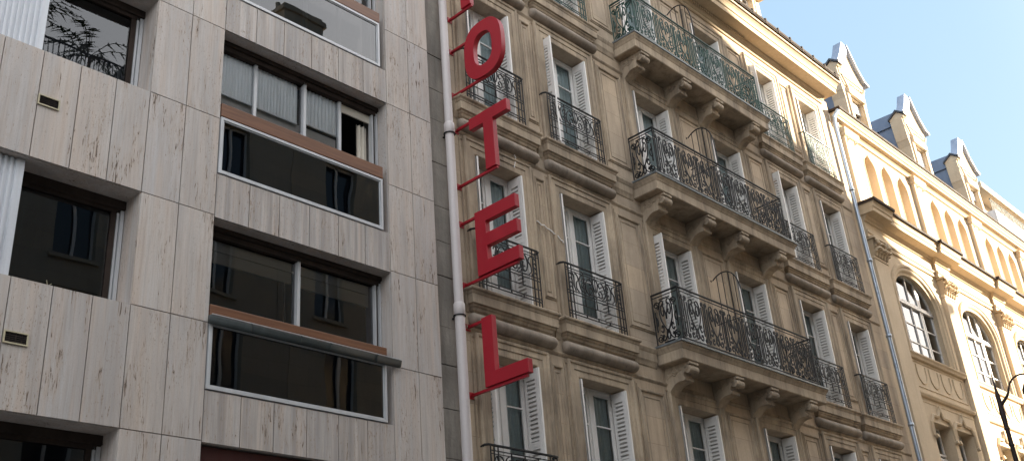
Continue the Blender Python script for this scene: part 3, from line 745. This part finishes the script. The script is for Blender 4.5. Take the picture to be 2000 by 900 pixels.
lancet = lambda t: .36*math.sqrt(max(0, 1-abs(2*t-1)**2.2)) + (.12*(1-abs(2*t-1)/.45)**1.5 if abs(2*t-1) < .45 else 0)
basket = lambda t: .92*math.sqrt(max(0, 1-abs(2*t-1)**2.3))
mo = MB(); sill = MB(); gl = []
for i in range(NB):
    a = PX+.85+PITCH*i; e = PX+PITCH*(i+1); cx = (a+e)/2
    # upper storey, three blind lancets
    xs = [a, a+(e-a)/3+.02, a+2*(e-a)/3-.02, e]
    for q in range(3):
        c_ = cx+(q-1)*1.09
        x_a = a if q == 0 else cx+(q-1.5)*1.09; x_b = e if q == 2 else cx+(q-.5)*1.09
        p = arch_hole(w, x_a, x_b, 12.3, 14.9, c_, .70, 14.08, 12.4, lancet, YW, YW+.26, back=YW+.26)
        mo.sweep([(c_-.35,12.4)]+p[1:-1]+[(c_+.35,12.4)], [(.0,.0),(.0,.012),(.03,.018),(.05,.008),(.05,0)], closed=False, y=YW)
    mo.ring(a+.12, e-.12, 12.45, 14.72, [(0,0),(0,.01),(.015,.015),(.03,0)], y=YW)
    # main storey
    zs = 10.05
    cw = cx-.12; p = arch_hole(w, a, e, 7.3, 12.3, cw, 2.80, zs, 8.30, basket, YW, YW+.45)
    gl.append((cw, p))
    mo.sweep(p, [(0,0),(0,.03),(.03,.045),(.09,.045),(.11,.07),(.17,.08),(.20,.05),(.22,0)], closed=False, y=YW)
    mo.sweep(p, [(-.10,-.06),(-.10,-.03),(-.05,-.02),(-.02,0),(0,.03)], closed=False, y=YW)
    sill.mould(a+.08, e-.08, [(0,8.16),(.05,8.18),(.07,8.24),(.10,8.28),(.10,8.32),(0,8.34)], back=YW)
    mo.ring(a+.22, e-.22, 7.42, 8.08, [(0,0),(0,.012),(.02,.02),(.035,0)], y=YW)
    for q in range(4):
        c_ = cx+(q-1.5)*.80
        mo.sweep([(c_-.30,8.02)]+[(c_+.30*-cos(t)*1.0, 7.80-.30*sin(t)) for t in [pi*k_/10 for k_ in range(11)]]+[(c_+.30,8.02)], [(0,0),(0,.02),(.02,.026),(.04,.0)], closed=False, y=YW)
    sill.mould(a+.1, e-.1, [(0,7.10),(.04,7.12),(.07,7.18),(.07,7.22),(0,7.24)], back=YW)
    mo.ring(a+.1, e-.1, 2.2, 6.98, [(0,0),(0,.01),(.015,.014),(.03,0)], y=YW)
    hs = [(cx-1.35, cx-.12, 3.0, 6.50), (cx+.12, cx+1.35, 3.0, 6.50), (cx-1.2, cx+1.2, -1.3, 1.6)]
    holes_wall(w, a, e, GZ, 7.3, hs, YW, YW+.45)
    for (p0, p1, q0, q1) in hs[:2]:
        m_ = (p0+p1)/2
        mo.sweep([(p0-.02,6.1),(p0,6.45),(p0+.14,6.62),(m_-.12,6.63),(m_,6.80),(m_+.12,6.63),(p1-.14,6.62),(p1,6.45),(p1+.02,6.1)], [(0,0),(0,.05),(.05,.07),(.09,.03),(.09,0)], closed=False, y=YW)
        mo.tube([(m_,YW-.04,6.80),(m_,YW-.06,6.98)], [.05,.015], 6)
        mo.tube([(p0-.02,YW-.02,6.08),(p0-.02,YW-.10,6.10)], [.05,.06], 6); mo.tube([(p1+.02,YW-.02,6.08),(p1+.02,YW-.10,6.10)], [.05,.06], 6)
for i in range(1, NB+1):      # plain wall behind the pilasters
    x = PX+PITCH*i; w.add([(x,YW,GZ),(x+.85,YW,GZ),(x+.85,YW,14.9),(x,YW,14.9)], [(0,1,2,3)])
P(w.build('wall', M['cream']), sch)
P(mo.build('wall_mouldings', M['cream2']), sch)
P(sill.build('window_sill_course', M['cream2']), sch)
XE = PX+PITCH*NB+.85
bk = MB(); bk.box(25.1, XE-.1, 1.6, 9, GZ, 15.0); P(bk.build('interior', M['dark']), sch)
for i in range(NB+1):
    x = PX+PITCH*i
    b = MB(); b.box(x, x+.82, YW-.11, YW-.001, GZ, 10.72); b.box(x-.02, x+.84, YW-.13, YW-.001, 10.72, 10.80)
    b.box(x+.02, x+.80, YW-.12, YW-.001, 12.3, 14.55); b.ring(x+.12, x+.70, 12.5, 14.4, [(0,0),(0,.01),(.012,.014),(.024,0)], y=YW-.12)
    b.mould(x+.02, x+.80, [(.12,14.55),(.15,14.58),(.15,14.66),(.18,14.72),(.18,14.80),(.14,14.84)], base=.12, back=YW)
    for s_ in (.2, .62):   # small scrolls on the upper capitals
        b.tube([(x+s_+.06*cos(t*.6)*(1-t/16), YW-.14, 14.48+.06*sin(t*.6)*(1-t/16)) for t in range(14)], .014, 5)
    pil = P(b.build('pilaster', M['cream'], bevel=.006), sch)
    # corinthian-like capital: bell, acanthus curls, abacus
    b = MB(); rnd = random.Random(i)
    b.add([(x+.05,YW-.11,10.80),(x+.77,YW-.11,10.80),(x+.77,YW,10.80),(x+.05,YW,10.80),(x-.02,YW-.2,11.26),(x+.84,YW-.2,11.26),(x+.84,YW,11.26),(x-.02,YW,11.26)], [(0,1,5,4),(1,2,6,5),(3,0,4,7)])
    b.box(x-.08, x+.90, YW-.27, YW, 11.27, 11.33)
    b.smooth = True
    for lv, (zb_, hh_, nn) in enumerate(((10.80,.20,5),(10.94,.22,4))):
        for q in range(nn):
            cxq = x+.41+(q-(nn-1)/2)*(.80/nn)
            pts = [(cxq+rnd.uniform(-.01,.01), YW-.12-.01*lv, zb_), (cxq, YW-.15, zb_+hh_*.5), (cxq, YW-.20, zb_+hh_*.85), (cxq+rnd.uniform(-.02,.02), YW-.27, zb_+hh_*.95), (cxq, YW-.285, zb_+hh_*.78)]
            b.tube(catmull(pts, 4), [.055+.0*k_ for k_ in range(17)], 6)
            for s_ in (-1, 1): b.tube(catmull([(cxq+s_*.03,YW-.13,zb_+.02),(cxq+s_*.06,YW-.16,zb_+hh_*.4),(cxq+s_*.075,YW-.21,zb_+hh_*.6),(cxq+s_*.07,YW-.23,zb_+hh_*.5)], 3), .022, 5)
    for s_ in (-1, 1):
        c_ = (x+.41+s_*.36, 11.17)
        b.tube([(c_[0]+.085*(1-.75*t/18)*cos(t*.6)*s_, YW-.28, c_[1]+.085*(1-.75*t/18)*sin(t*.6)) for t in range(19)], .028, 6)
        b.tube(catmull([(x+.41+s_*.05,YW-.2,11.0),(x+.41+s_*.12,YW-.22,11.14),(x+.41+s_*.22,YW-.25,11.24),(x+.41+s_*.33,YW-.28,11.25)], 4), .022, 5)
    b.tube([(x+.41,YW-.2,11.12),(x+.41,YW-.29,11.2)], [.03,.06], 7)
    o = b.build('capital', M['cream2']); o.parent = pil
b = MB()
EP = [(0,11.33),(.03,11.335),(.035,11.44),(.06,11.45),(.06,11.52),(.015,11.54),(.012,11.78),(.05,11.80),(.06,11.86),(.10,11.90),(.12,11.94),(.36,11.96),(.36,12.07),(.385,12.09),(.40,12.16),(.43,12.22),(.44,12.28)]
b.mould(25.32, XE, EP+[(.0,12.33)], ends=(False, False), back=YW)
P(b.build('entablature', M['cream2']), sch)
for i in range(NB+1):
    x = PX+PITCH*i; b = MB()
    b.mould(x-.12, x+.94, [(p+.09, z) for p, z in EP], base=.12, side=.6 if i else .18, back=YW-.003)
    P(b.build('entablature_break', M['cream2']), sch)
b = MB(); b.mould(25.33, XE, [(.0,12.36),(.47,12.315),(.485,12.30),(.485,12.225),(.445,12.225),(.445,12.285)], ends=(False, False), back=YW)
for i in range(NB+1):
    x = PX+PITCH*i; b.mould(x-.13, x+.95, [(.0,12.385),(.56,12.33),(.575,12.315),(.575,12.235),(.535,12.235),(.535,12.29)], base=.12, side=.6 if i else .18, back=YW)
P(b.build('lead_flashing', M['brownlead_and_shade']), sch)
b = MB()
TP = [(0,14.74),(.03,14.75),(.05,14.79),(.05,14.83),(.09,14.87),(.12,14.90),(.20,14.92),(.20,15.0),(.23,15.02),(.26,15.09),(.30,15.13),(.30,15.16),(0,15.18)]
b.mould(25.05, XE, TP, ends=(False, False), back=YW); P(b.build('cornice', M['cream2']), sch)
b = MB(); b.mould(25.02, XE, [(.05,15.185),(.315,15.165),(.335,15.18),(.335,15.25),(.29,15.26),(.05,15.26)], ends=(False, False), back=YW)
P(b.build('gutter', M['brownlead_and_shade']), sch)
b = MB(); b.add([(25.0,.35,15.2),(XE,.35,15.2),(XE,1.5,18.0),(25.0,1.5,18.0),(XE,9,18.4),(25.0,9,18.4),(XE,9,15.2),(25.0,9,15.2)], [(0,1,2,3),(3,2,4,5),(1,6,4,2),(0,3,5,7),(5,4,6,7)])
P(b.build('roof', M['slate']), sch)
# glazing of the great windows
for i, (cx, path) in enumerate(gl):
    y = .27; b = MB(); a = cx-1.40
    def top(x): return 10.05+basket(min(1, max(0, (x-a)/2.80)))
    b.sweep([(x_, z_) for x_, z_ in path], [(-.07,0),(-.07,.05),(0,.05),(0,0)], closed=False, y=y)
    b.box(a, a+2.80, y-.05, y, 8.30, 8.38)
    for x_, w_ in ((a+.70,.035),(a+1.36,.035),(a+1.96,.09),(a+2.08,.05)): b.box(x_-w_/2, x_+w_/2, y-.05, y, 8.38, top(x_)-.04)
    b.box(a, a+2.80, y-.09, y+.001, 10.00, 10.06); b.box(a, a+2.80, y-.07, y-.001, 10.09, 10.13)
    for z_ in (9.45, 8.90): b.box(a, a+2.80, y-.04, y-.002, z_-.015, z_+.015)
    wo = P(b.build('arched_window', M['white']), sch)
    b = MB(); n = 20; vs = [(x_, y-.015, z_) for x_, z_ in path]; b.add(vs, [tuple(range(len(vs)-1, -1, -1))])
    o = b.build('pane', M['glasss']); o.parent = wo
    if i >= 0:
        b = MB(); wavy(b, a+.05, cx-.1, 8.35, 9.95, y+.22, .02, .12, i); wavy(b, cx+.1, cx+1.3, 8.35, 9.95, y+.22, .02, .12, i+9)
        o = b.build('net_curtain', M['lit' if i else 'dark']); o.parent = wo  # first bay's curtain coloured dark as in shade, the sunny bays white
    for (p0, p1) in ((cx-1.35, cx-.12), (cx+.12, cx+1.35)):
        b = MB(); frame_bars(b, p0, p1, 3.0, 6.5, .30, .36, .06); b.box((p0+p1)/2-.04, (p0+p1)/2+.04, .29, .36, 3.0, 6.5); b.box(p0, p1, .28, .36, 5.62, 5.68); b.box(p0, p1, .28, .36, 5.74, 5.79)
        wo = P(b.build('window', M['white']), sch)
        b = MB(); b.sheet(p0+.03, p1-.03, 3.05, 6.45, .33); o = b.build('pane', M['glassh']); o.parent = wo
    b = MB(); frame_bars(b, cx-1.2, cx+1.2, -1.3, 1.6, .30, .36, .06); wo = P(b.build('window', M['white']), sch)
    b = MB(); b.sheet(cx-1.15, cx+1.15, -1.25, 1.55, .33); o = b.build('pane', M['glassh']); o.parent = wo
# dormers
def dormer(cx, half, first):
    y0 = .5; zb = 15.25; ze = 18.30; xa, xb = cx-.75, cx+.75; xk = cx+.02; za = 19.45
    b = MB()
    # front wall with window, narrower below, corbelled out above z 17.6
    holes_wall(b, xa, xb, zb, 18.05, [(cx-.42, cx+.42, 15.9, 17.35)], y0, y0+.35)
    b.prism_y([(xa-.06,18.05),(xb+.06,18.05),(xb+.06,18.45),(xk,za-.05),(xa-.06,18.45)], y0-.03, y0+.14)
    # side walls
    for xs, s_ in ((xa, -1), (xb, 1)):
        b.box(xs if s_ < 0 else xs-.2, xs+.2 if s_ < 0 else xs, y0+.002, y0+.42, zb, 17.2)
        b.prism_y([(xs, 17.2), (xs+s_*.06, 17.45), (xs+s_*.06, 18.45), (xs-s_*.2, 18.45), (xs-s_*.2, 17.2)], y0+.001, y0+.42)
    b.box(cx-.55, cx+.55, y0-.10, y0-.002, 17.38, 17.62)              # lintel block
    b.box(cx-.62, cx-.45, y0-.05, y0-.002, 15.9, 17.38); b.box(cx+.45, cx+.62, y0-.05, y0-.002, 15.9, 17.38)
    for k_ in range(8): b.tube([(cx-.42+.12*k_, y0-.02, 17.72+.05*sin(k_*1.5)), (cx-.36+.12*k_, y0-.09, 17.78)], .035, 5)   # carved band
    b.sweep([(xb+.04,18.0),(cx+.55,17.66),(cx-.55,17.66),(xa-.04,18.0)][::-1], [(0,0),(0,.05),(.04,.06),(.06,0)], closed=False, y=y0-.03)
    dm = P(b.build('dormer', M['cream']), sch)
    b = MB()                                                        # gable roof with flared eaves
    for s_ in (1,):
        prof = [(cx+s_*.0+.02, za), (cx+s_*.45, 18.72), (cx+s_*.80, 18.36), (cx+s_*1.06, 18.28)]
        th = .035
        loopA = [(x_, y0-.16, z_) for x_, z_ in prof] + [(x_-s_*th*.2, y0-.16, z_-th-.03) for x_, z_ in prof[::-1]]
        loopB = [(x_, y0+.2, z_) for x_, z_ in prof] + [(x_-s_*th*.2, y0+.2, z_-th-.03) for x_, z_ in prof[::-1]]
        b.loft([loopA, loopB], closed=True); b.add(loopA, [tuple(range(8))]); b.add(loopB, [tuple(range(7, -1, -1))])
    o = b.build('dormer_roof', M['zinc']); o.parent = dm
    b = MB()                                                        # zinc cheeks behind the stone
    for xs, s_ in ((xa+.03, -1), (xb-.03, 1)): b.box(xs-.02, xs+.02, y0+.42, y0+1.9, 15.3, 18.15)
    b.prism_x([(y0+.15,18.15),(y0+.15,18.62),(y0+1.0,18.64),(y0+1.95,18.66),(y0+1.95,18.15)], xa-.06, xb+.06)
    o = b.build('cheek', M['zincdark']); o.parent = dm
    b = MB()                                                        # cross gable over the left shoulder
    pg = [(y0-.14,18.40),(y0-.14,18.34),(y0+.14,18.54),(y0+.47,18.28),(y0+.47,18.35),(y0+.14,18.62)]
    b.prism_x(pg, xa-.22, xa+.1)
    o = b.build('shoulder_roof', M['slate']); o.parent = dm
    b = MB(); b.prism_x([(y0-.05,18.28),(y0-.10,18.34),(y0+.14,18.53),(y0+.45,18.30),(y0+.43,18.28)], xa-.16, xa+.12); b.prism_y([(xa-.07,17.45),(xa-.16,18.31),(xa+.2,18.31),(xa+.2,17.45)], y0-.002, y0+.425)
    o = b.build('shoulder_gable', M['cream']); o.parent = dm
    b = MB()                                                        # upstanding zinc crest on the left rake
    b.prism_y([(cx-.30,za-.02),(cx+.12,za-.05),(cx-.42,18.50),(cx-.92,18.48),(cx-.60,18.9)], y0-.12, y0+.16)
    o = b.build('zinc_crest', M['zinc']); o.parent = dm
    b = MB(); frame_bars(b, cx-.42, cx+.42, 15.9, 17.35, y0+.16, y0+.22, .06); b.box(cx-.03, cx+.03, y0+.15, y0+.22, 15.9, 17.35)
    o = b.build('window', M['slat']); o.parent = dm
    b = MB(); b.sheet(cx-.4, cx+.4, 15.9, 17.35, y0+.19); o = b.build('pane', M['glassh']); o.parent = dm
    b = MB(); b.box(cx-.40, cx+.40, y0+.10, y0+.14, 16.95-(.35 if first == 1 else 0), 17.34); o = b.build('blind', M['lit']); o.parent = dm
    b = MB(); b.box(cx-.5, cx+.5, y0+.6, y0+.62, 15.3, 18.2); o = b.build('backing_panel', M['black']); o.parent = dm
for i, cx in enumerate((28.62, 33.35, 38.05)): dormer(cx, .75, i)
# rooftop pavilion with terrace railing
b = MB(); b.box(42.2, 47.0, 1.6, 6, 15.2, 18.7); b.box(41.3, 47.4, 1.0, 6, 18.72, 19.0)
pv = P(b.build('rooftop_pavilion', M['cream']), sch)
b = MB()
b.tube([(41.6,.95,18.25),(47,.95,18.25)], .03, 5); b.tube([(41.6,.95,17.5),(47,.95,17.5)], .02, 5)
for k_ in range(46): b.tube([(41.6+.12*k_,.95,17.5),(41.6+.12*k_,.95,18.25)], .012, 4)
o = b.build('terrace_railing', M['darkmetal']); o.parent = pv
b = MB(); b.box(41.0, 47.2, .7, 3, 16.6, 17.48); o = b.build('terrace_parapet', M['lit']); o.parent = pv

# ================================================================== SMALL THINGS
# white cast pipe
dp = thing('downpipe', 'pale grey cast iron downpipe beside the red letters', 'downpipe', (9.745, -.13, GZ))
b = MB(); b.smooth = True; b.tube([(9.745,-.13,GZ),(9.745,-.13,5.42)], .074, 24, cap=False); b.tube([(9.745,-.13,5.42),(9.745,-.13,8.5)], .070, 24, cap=False); b.tube([(9.745,-.13,8.5),(9.745,-.13,15.2)], .067, 24, cap=False)
P(b.build('pipe', M['pipe']), dp)
for z in (5.56, 8.60, 2.5):
    b = MB(); b.smooth = True; b.tube([(9.745,-.13,z-.12),(9.745,-.13,z-.10),(9.745,-.13,z-.095),(9.745,-.13,z+.055),(9.745,-.13,z+.065),(9.745,-.13,z+.08)], [.078,.080,.085,.085,.080,.072], 24, cap=False)
    P(b.build('pipe_collar', M['pipe']), dp)
for z in (5.44, 8.48, 2.38):
    b = MB(); b.tube([(9.745+.086*cos(t),-.13+.086*sin(t),z) for t in [2*pi*k_/20 for k_ in range(20)]], .009, 5, closed=True); b.box(9.73, 9.76, -.06, .02, z-.01, z+.01)
    P(b.build('pipe_clamp', M['iron']), dp)
# zinc pipe
dp = thing('downpipe', 'slim blue-grey zinc downpipe between the hotel and the pale sunlit building', 'downpipe', (25.07, -.10, GZ))
b = MB(); b.smooth = True; b.tube([(25.06,-.13,GZ),(25.02,-.13,8),(24.90,-.13,14.6),(24.93,-.14,14.95),(25.05,-.25,15.15)], .058, 14, cap=False)
b.tube([(25.25,-.05,14.6),(25.24,-.06,14.9),(25.2,-.2,15.15)], .04, 10)
P(b.build('pipe', M['zpipe']), dp)
b = MB(); b.smooth = True
for z, x in ((6.1,25.03),(8.4,25.013),(10.5,24.975),(12.6,24.94)):
    b = MB(); b.smooth = True; b.tube([(x,-.13,z-.04),(x,-.13,z+.04)], .074, 14)
    P(b.build('pipe_collar', M['zpipe']), dp)
# HOTEL letters: stand off the wall, read from the street
LX, TH = 9.97, .095
def letter(name_, z0, polys, label, bars):
    t = thing('sign_letter', label, 'sign letter', (LX, 0, z0), 'red letters of the vertical hotel sign')
    b = MB()
    for outer, holes in polys:
        n = len(outer)
        if not holes:
            b.prism_x([(-p, z) for p, z in outer], LX, LX+TH)
        else:
            inner = holes
            for X in (LX, LX+TH):
                b.loft([[(X,-p,z) for p, z in outer], [(X,-p,z) for p, z in inner]], closed=True)
            b.loft([[(LX,-p,z) for p, z in outer], [(LX+TH,-p,z) for p, z in outer]], closed=True)
            b.loft([[(LX,-p,z) for p, z in inner], [(LX+TH,-p,z) for p, z in inner]], closed=True)
    P(b.build('letter_body', M['red'], bevel=.006), t)
    for z, p1 in bars:
        b = MB(); b.box(LX+.03, LX+.07, -p1, -.0, z-.018, z+.018); b.box(LX+.0, LX+.10, -.012, 0, z-.05, z+.05)
        P(b.build('support_bar', M['red']), t)
    return t
letter('L', 4.36, [([(.33,4.36),(1.16,4.36),(1.16,4.56),(.54,4.56),(.54,5.39),(.33,5.39)], None)], 'lowest red letter of the hotel sign, the L', [(4.335,1.1),(5.36,.4)])
letter('E', 6.04, [([(.33,6.04),(1.17,6.04),(1.17,6.245),(.55,6.245),(.55,6.465),(1.17,6.465),(1.17,6.67),(.55,6.67),(.55,6.87),(1.17,6.87),(1.17,7.08),(.33,7.08)], None)], 'red letter E of the hotel sign, between the T and the L', [(6.015,1.1),(7.03,.4)])
letter('T', 7.70, [([(.64,7.70),(.85,7.70),(.85,8.53),(1.16,8.53),(1.16,8.73),(.34,8.73),(.34,8.53),(.64,8.53)], None)], 'red letter T of the hotel sign, hanging below the round O', [(7.68,.84),(8.70,.4)])
def sup(cx, cz, a, c, e, n=96): return [(cx + a*math.copysign(abs(cos(t))**(2/e), cos(t)), cz + c*math.copysign(abs(sin(t))**(2/e), sin(t))) for t in [2*pi*k_/n for k_ in range(n)]]
letter('O', 9.36, [(sup(.755,9.885,.415,.525,2.7), sup(.755,9.885,.205,.31,2.6))], 'round red letter O of the hotel sign', [(9.36,.75),(10.22,.42)])
letter('H', 10.90, [([(.33,10.90),(.55,10.90),(.55,11.32),(.95,11.32),(.95,10.90),(1.17,10.90),(1.17,11.93),(.95,11.93),(.95,11.53),(.55,11.53),(.55,11.93),(.33,11.93)], None)], 'red letter H topmost on the hotel sign, cut off by the top edge', [(10.88,.55),(11.85,.4)])
# street lamp
lp = thing('street_lamp', 'dark iron street lamp with a curved bracket in front of the sunlit facade', 'street lamp', (21.12, -3.5, GZ))
b = MB(); b.smooth = True
b.tube([(21.12,-3.5,z) for z in (GZ, GZ+.5, GZ+.9, GZ+1.0, 2.5, 4.6, 4.95, 5.1, 5.3, 5.38, 5.78)], [.12,.12,.10,.07,.05,.042,.056,.045,.045,.026,.010], 14)
for z in (4.3, 4.62): b.tube([(21.12,-3.5,z-.015),(21.12,-3.5,z+.015)], .056, 12)
P(b.build('pole', M['lampiron']), lp)
b = MB(); b.smooth = True
arm = catmull([(3.5,5.08),(3.60,5.16),(3.70,5.27),(3.77,5.43),(3.87,5.535),(4.0,5.575),(4.12,5.55),(4.2,5.46)], 5)
b.tube([(21.12,-p,z) for p, z in arm], [.040-.022*min(1, k_/14) for k_ in range(len(arm))], 8)
P(b.build('bracket', M['lampiron']), lp)
b = MB(); b.smooth = True
def lathe(b, cx, cy, prof, n=24): b.loft([[(cx+r*cos(2*pi*k_/n), cy+r*sin(2*pi*k_/n), z) for k_ in range(n)] for r, z in prof], closed=True)
lathe(b, 21.12, -4.22, [(.01,5.50),(.04,5.49),(.05,5.44),(.10,5.42),(.19,5.36),(.24,5.26),(.25,5.18),(.24,5.17),(.22,5.24),(.0,5.30)])
P(b.build('lamp_shade', M['lampiron']), lp)
b = MB(); b.smooth = True
lathe(b, 21.12, -4.22, [(.21,5.20),(.19,5.12),(.12,5.05),(0,5.02)])
P(b.build('lamp_bowl', M['lampglass']), lp)

# ================================================================== OPPOSITE SIDE (seen only in the panes and by its shade)
def opposite(x0, x1, eave, label, roof, wz=2.9, bay=2.9, seed=0, m='opp', chim=()):
    t = thing('townhouse', label, 'building', ((x0+x1)/2, -12.5, GZ)); YO = -12.6
    hs = []; nb = max(1, int((x1-x0-.8)/bay)); bw = (x1-x0)/nb; z = GZ+4.2
    while z+2.3 < eave-.5:
        for k_ in range(nb):
            c_ = x0+bw*(k_+.5); hs.append((c_-.55, c_+.55, z, z+2.0))
        z += wz
    b = MB(); xs_ = (x0, x1)
    holes_wall(b, x0, x1, GZ, eave, hs, YO, YO-.3)
    b.add([(x0,YO,GZ),(x0,YO-10,GZ),(x0,YO-10,eave),(x0,YO,eave)], [(0,1,2,3)]); b.add([(x1,YO,GZ),(x1,YO-10,GZ),(x1,YO-10,eave),(x1,YO,eave)], [(0,3,2,1)])
    b.add([(x0,YO-10,GZ),(x1,YO-10,GZ),(x1,YO-10,eave),(x0,YO-10,eave)], [(0,1,2,3)])
    for h_ in hs:
        b.box(h_[0]-.12, h_[1]+.12, YO+.001, YO+.07, h_[3]+.05, h_[3]+.2); b.box(h_[0]-.1, h_[1]+.1, YO+.001, YO+.10, h_[2]-.12, h_[2]-.02)
    b.box(x0, x1, YO+.001, YO+.35, eave-.35, eave-.05); b.box(x0, x1, YO+.001, YO+.12, GZ+3.6, GZ+3.8)
    P(b.build('wall', M[m]), t)
    b = MB()
    for a_, c_, d_, e_ in hs:
        frame_bars(b, a_, c_, d_, e_, YO-.22, YO-.17, .06); b.box((a_+c_)/2-.04, (a_+c_)/2+.04, YO-.22, YO-.17, d_, e_)
    P(b.build('window_frames', M['white']), t)
    b = MB()
    for a_, c_, d_, e_ in hs: b.box(a_, c_, YO-.26, YO-.25, d_, e_)
    P(b.build('window_panes', M['opppane']), t)
    b = MB(); n = len(roof)       # roof: xz outline extruded back
    b.prism_y(roof, YO-.4, YO-9.5)
    P(b.build('roof', M['slate']), t)
    b = MB()
    for cx_, wdt, zt in chim:
        b.box(cx_, cx_+wdt, YO-3.5, YO-2.0, eave-.2, zt); b.box(cx_-.1, cx_+wdt+.1, YO-3.6, YO-1.9, zt-.35, zt-.15)
        for q in range(int(wdt/.35)): b.tube([(cx_+.2+.35*q, YO-2.7, zt), (cx_+.2+.35*q, YO-2.7, zt+.45)], .1, 8)
    if chim: P(b.build('chimney', M[m]), t)
    return t
opposite(-14, 4, 9.5, 'low rendered townhouse across the street, left of the mirrored facades', [(-14,9.5),(4,9.5),(3.2,10.6),(-13.2,10.6)])
tb = opposite(4.02, 11.6, 16.2, 'stone townhouse across the street with a planted roof terrace', [(4.02,16.2),(11.6,16.2),(11.6,16.3),(4.02,16.3)])
b = MB()
b.tube([(4.1,-12.5,17.2),(11.5,-12.5,17.2)], .03, 5); b.tube([(4.1,-12.5,16.35),(11.5,-12.5,16.35)], .02, 5)
for k_ in range(62): b.tube([(4.1+.12*k_,-12.5,16.35),(4.1+.12*k_,-12.5,17.2)], .013, 4)
P(b.build('terrace_railing', M['iron']), tb)
for n_, (px_, hh_, lab) in enumerate(((6.4,.9,'short potted palm on the roof terrace across the street'), (8.2,1.5,'tall potted palm on the roof terrace across the street'), (9.9,1.1,'potted palm nearest the chimney on the roof terrace across the street'))):
    t = thing('potted_palm', lab, 'potted plant', (px_, -13.6, 16.3)); rnd = random.Random(n_)
    b = MB(); b.tube([(px_,-13.6,16.3),(px_,-13.6,16.75)], [.2,.28], 12); P(b.build('pot', M['opp']), t)
    b = MB(); b.tube([(px_,-13.6,16.7),(px_+.05,-13.6,16.8+hh_)], .05, 6); P(b.build('trunk', M['wood']), t)
    b = MB()
    for q in range(26):
        an = rnd.random()*6.28; L_ = rnd.uniform(.8, 1.4); up_ = rnd.uniform(.2, 1.0); z0_ = 16.8+hh_
        rib = [(px_+cos(an)*L_*u, -13.6+sin(an)*L_*u, z0_+up_*u*1.4-1.3*u*u*L_*.7) for u in (0,.2,.4,.6,.8,1)]
        b.tube(rib, .012, 3)
        for m_ in range(1, 6):
            for sd_ in (-1, 1):
                x_, y_, z_ = rib[m_]; dx, dy = -sin(an)*sd_, cos(an)*sd_
                b.add([(x_,y_,z_),(x_+dx*.22+cos(an)*.2,y_+dy*.22+sin(an)*.2,z_-.12),(x_+cos(an)*.06,y_+sin(an)*.06,z_)], [(0,1,2)])
    P(b.build('fronds', M['leaf']), t)
opposite(11.62, 15.5, 18.6, 'narrow stone townhouse across the street, mirrored in the glass balustrades', [(11.62,18.6),(15.5,18.6),(14.9,19.6),(13,20.3),(11.8,19.6)], chim=((13.4,1.3,22.6),))
opposite(15.52, 30.0, 18.2, 'tall townhouse across the street with two chimney walls', [(15.52,18.2),(30,18.2),(30,21.5),(26,21.5),(24,19.8),(17.5,19.6),(16,19.2)], chim=((16.4,1.7,23.4),(24,2,22.5)))
opposite(30.02, 46.1, 16.3, 'corner townhouse across the street whose mansard shades the hotel', [(30.02,16.3),(46.1,16.3),(44.6,17.2),(42.4,18.3),(40,18.9),(38.2,19.6),(36.7,21.1),(35,21.6),(30.02,21.8)])
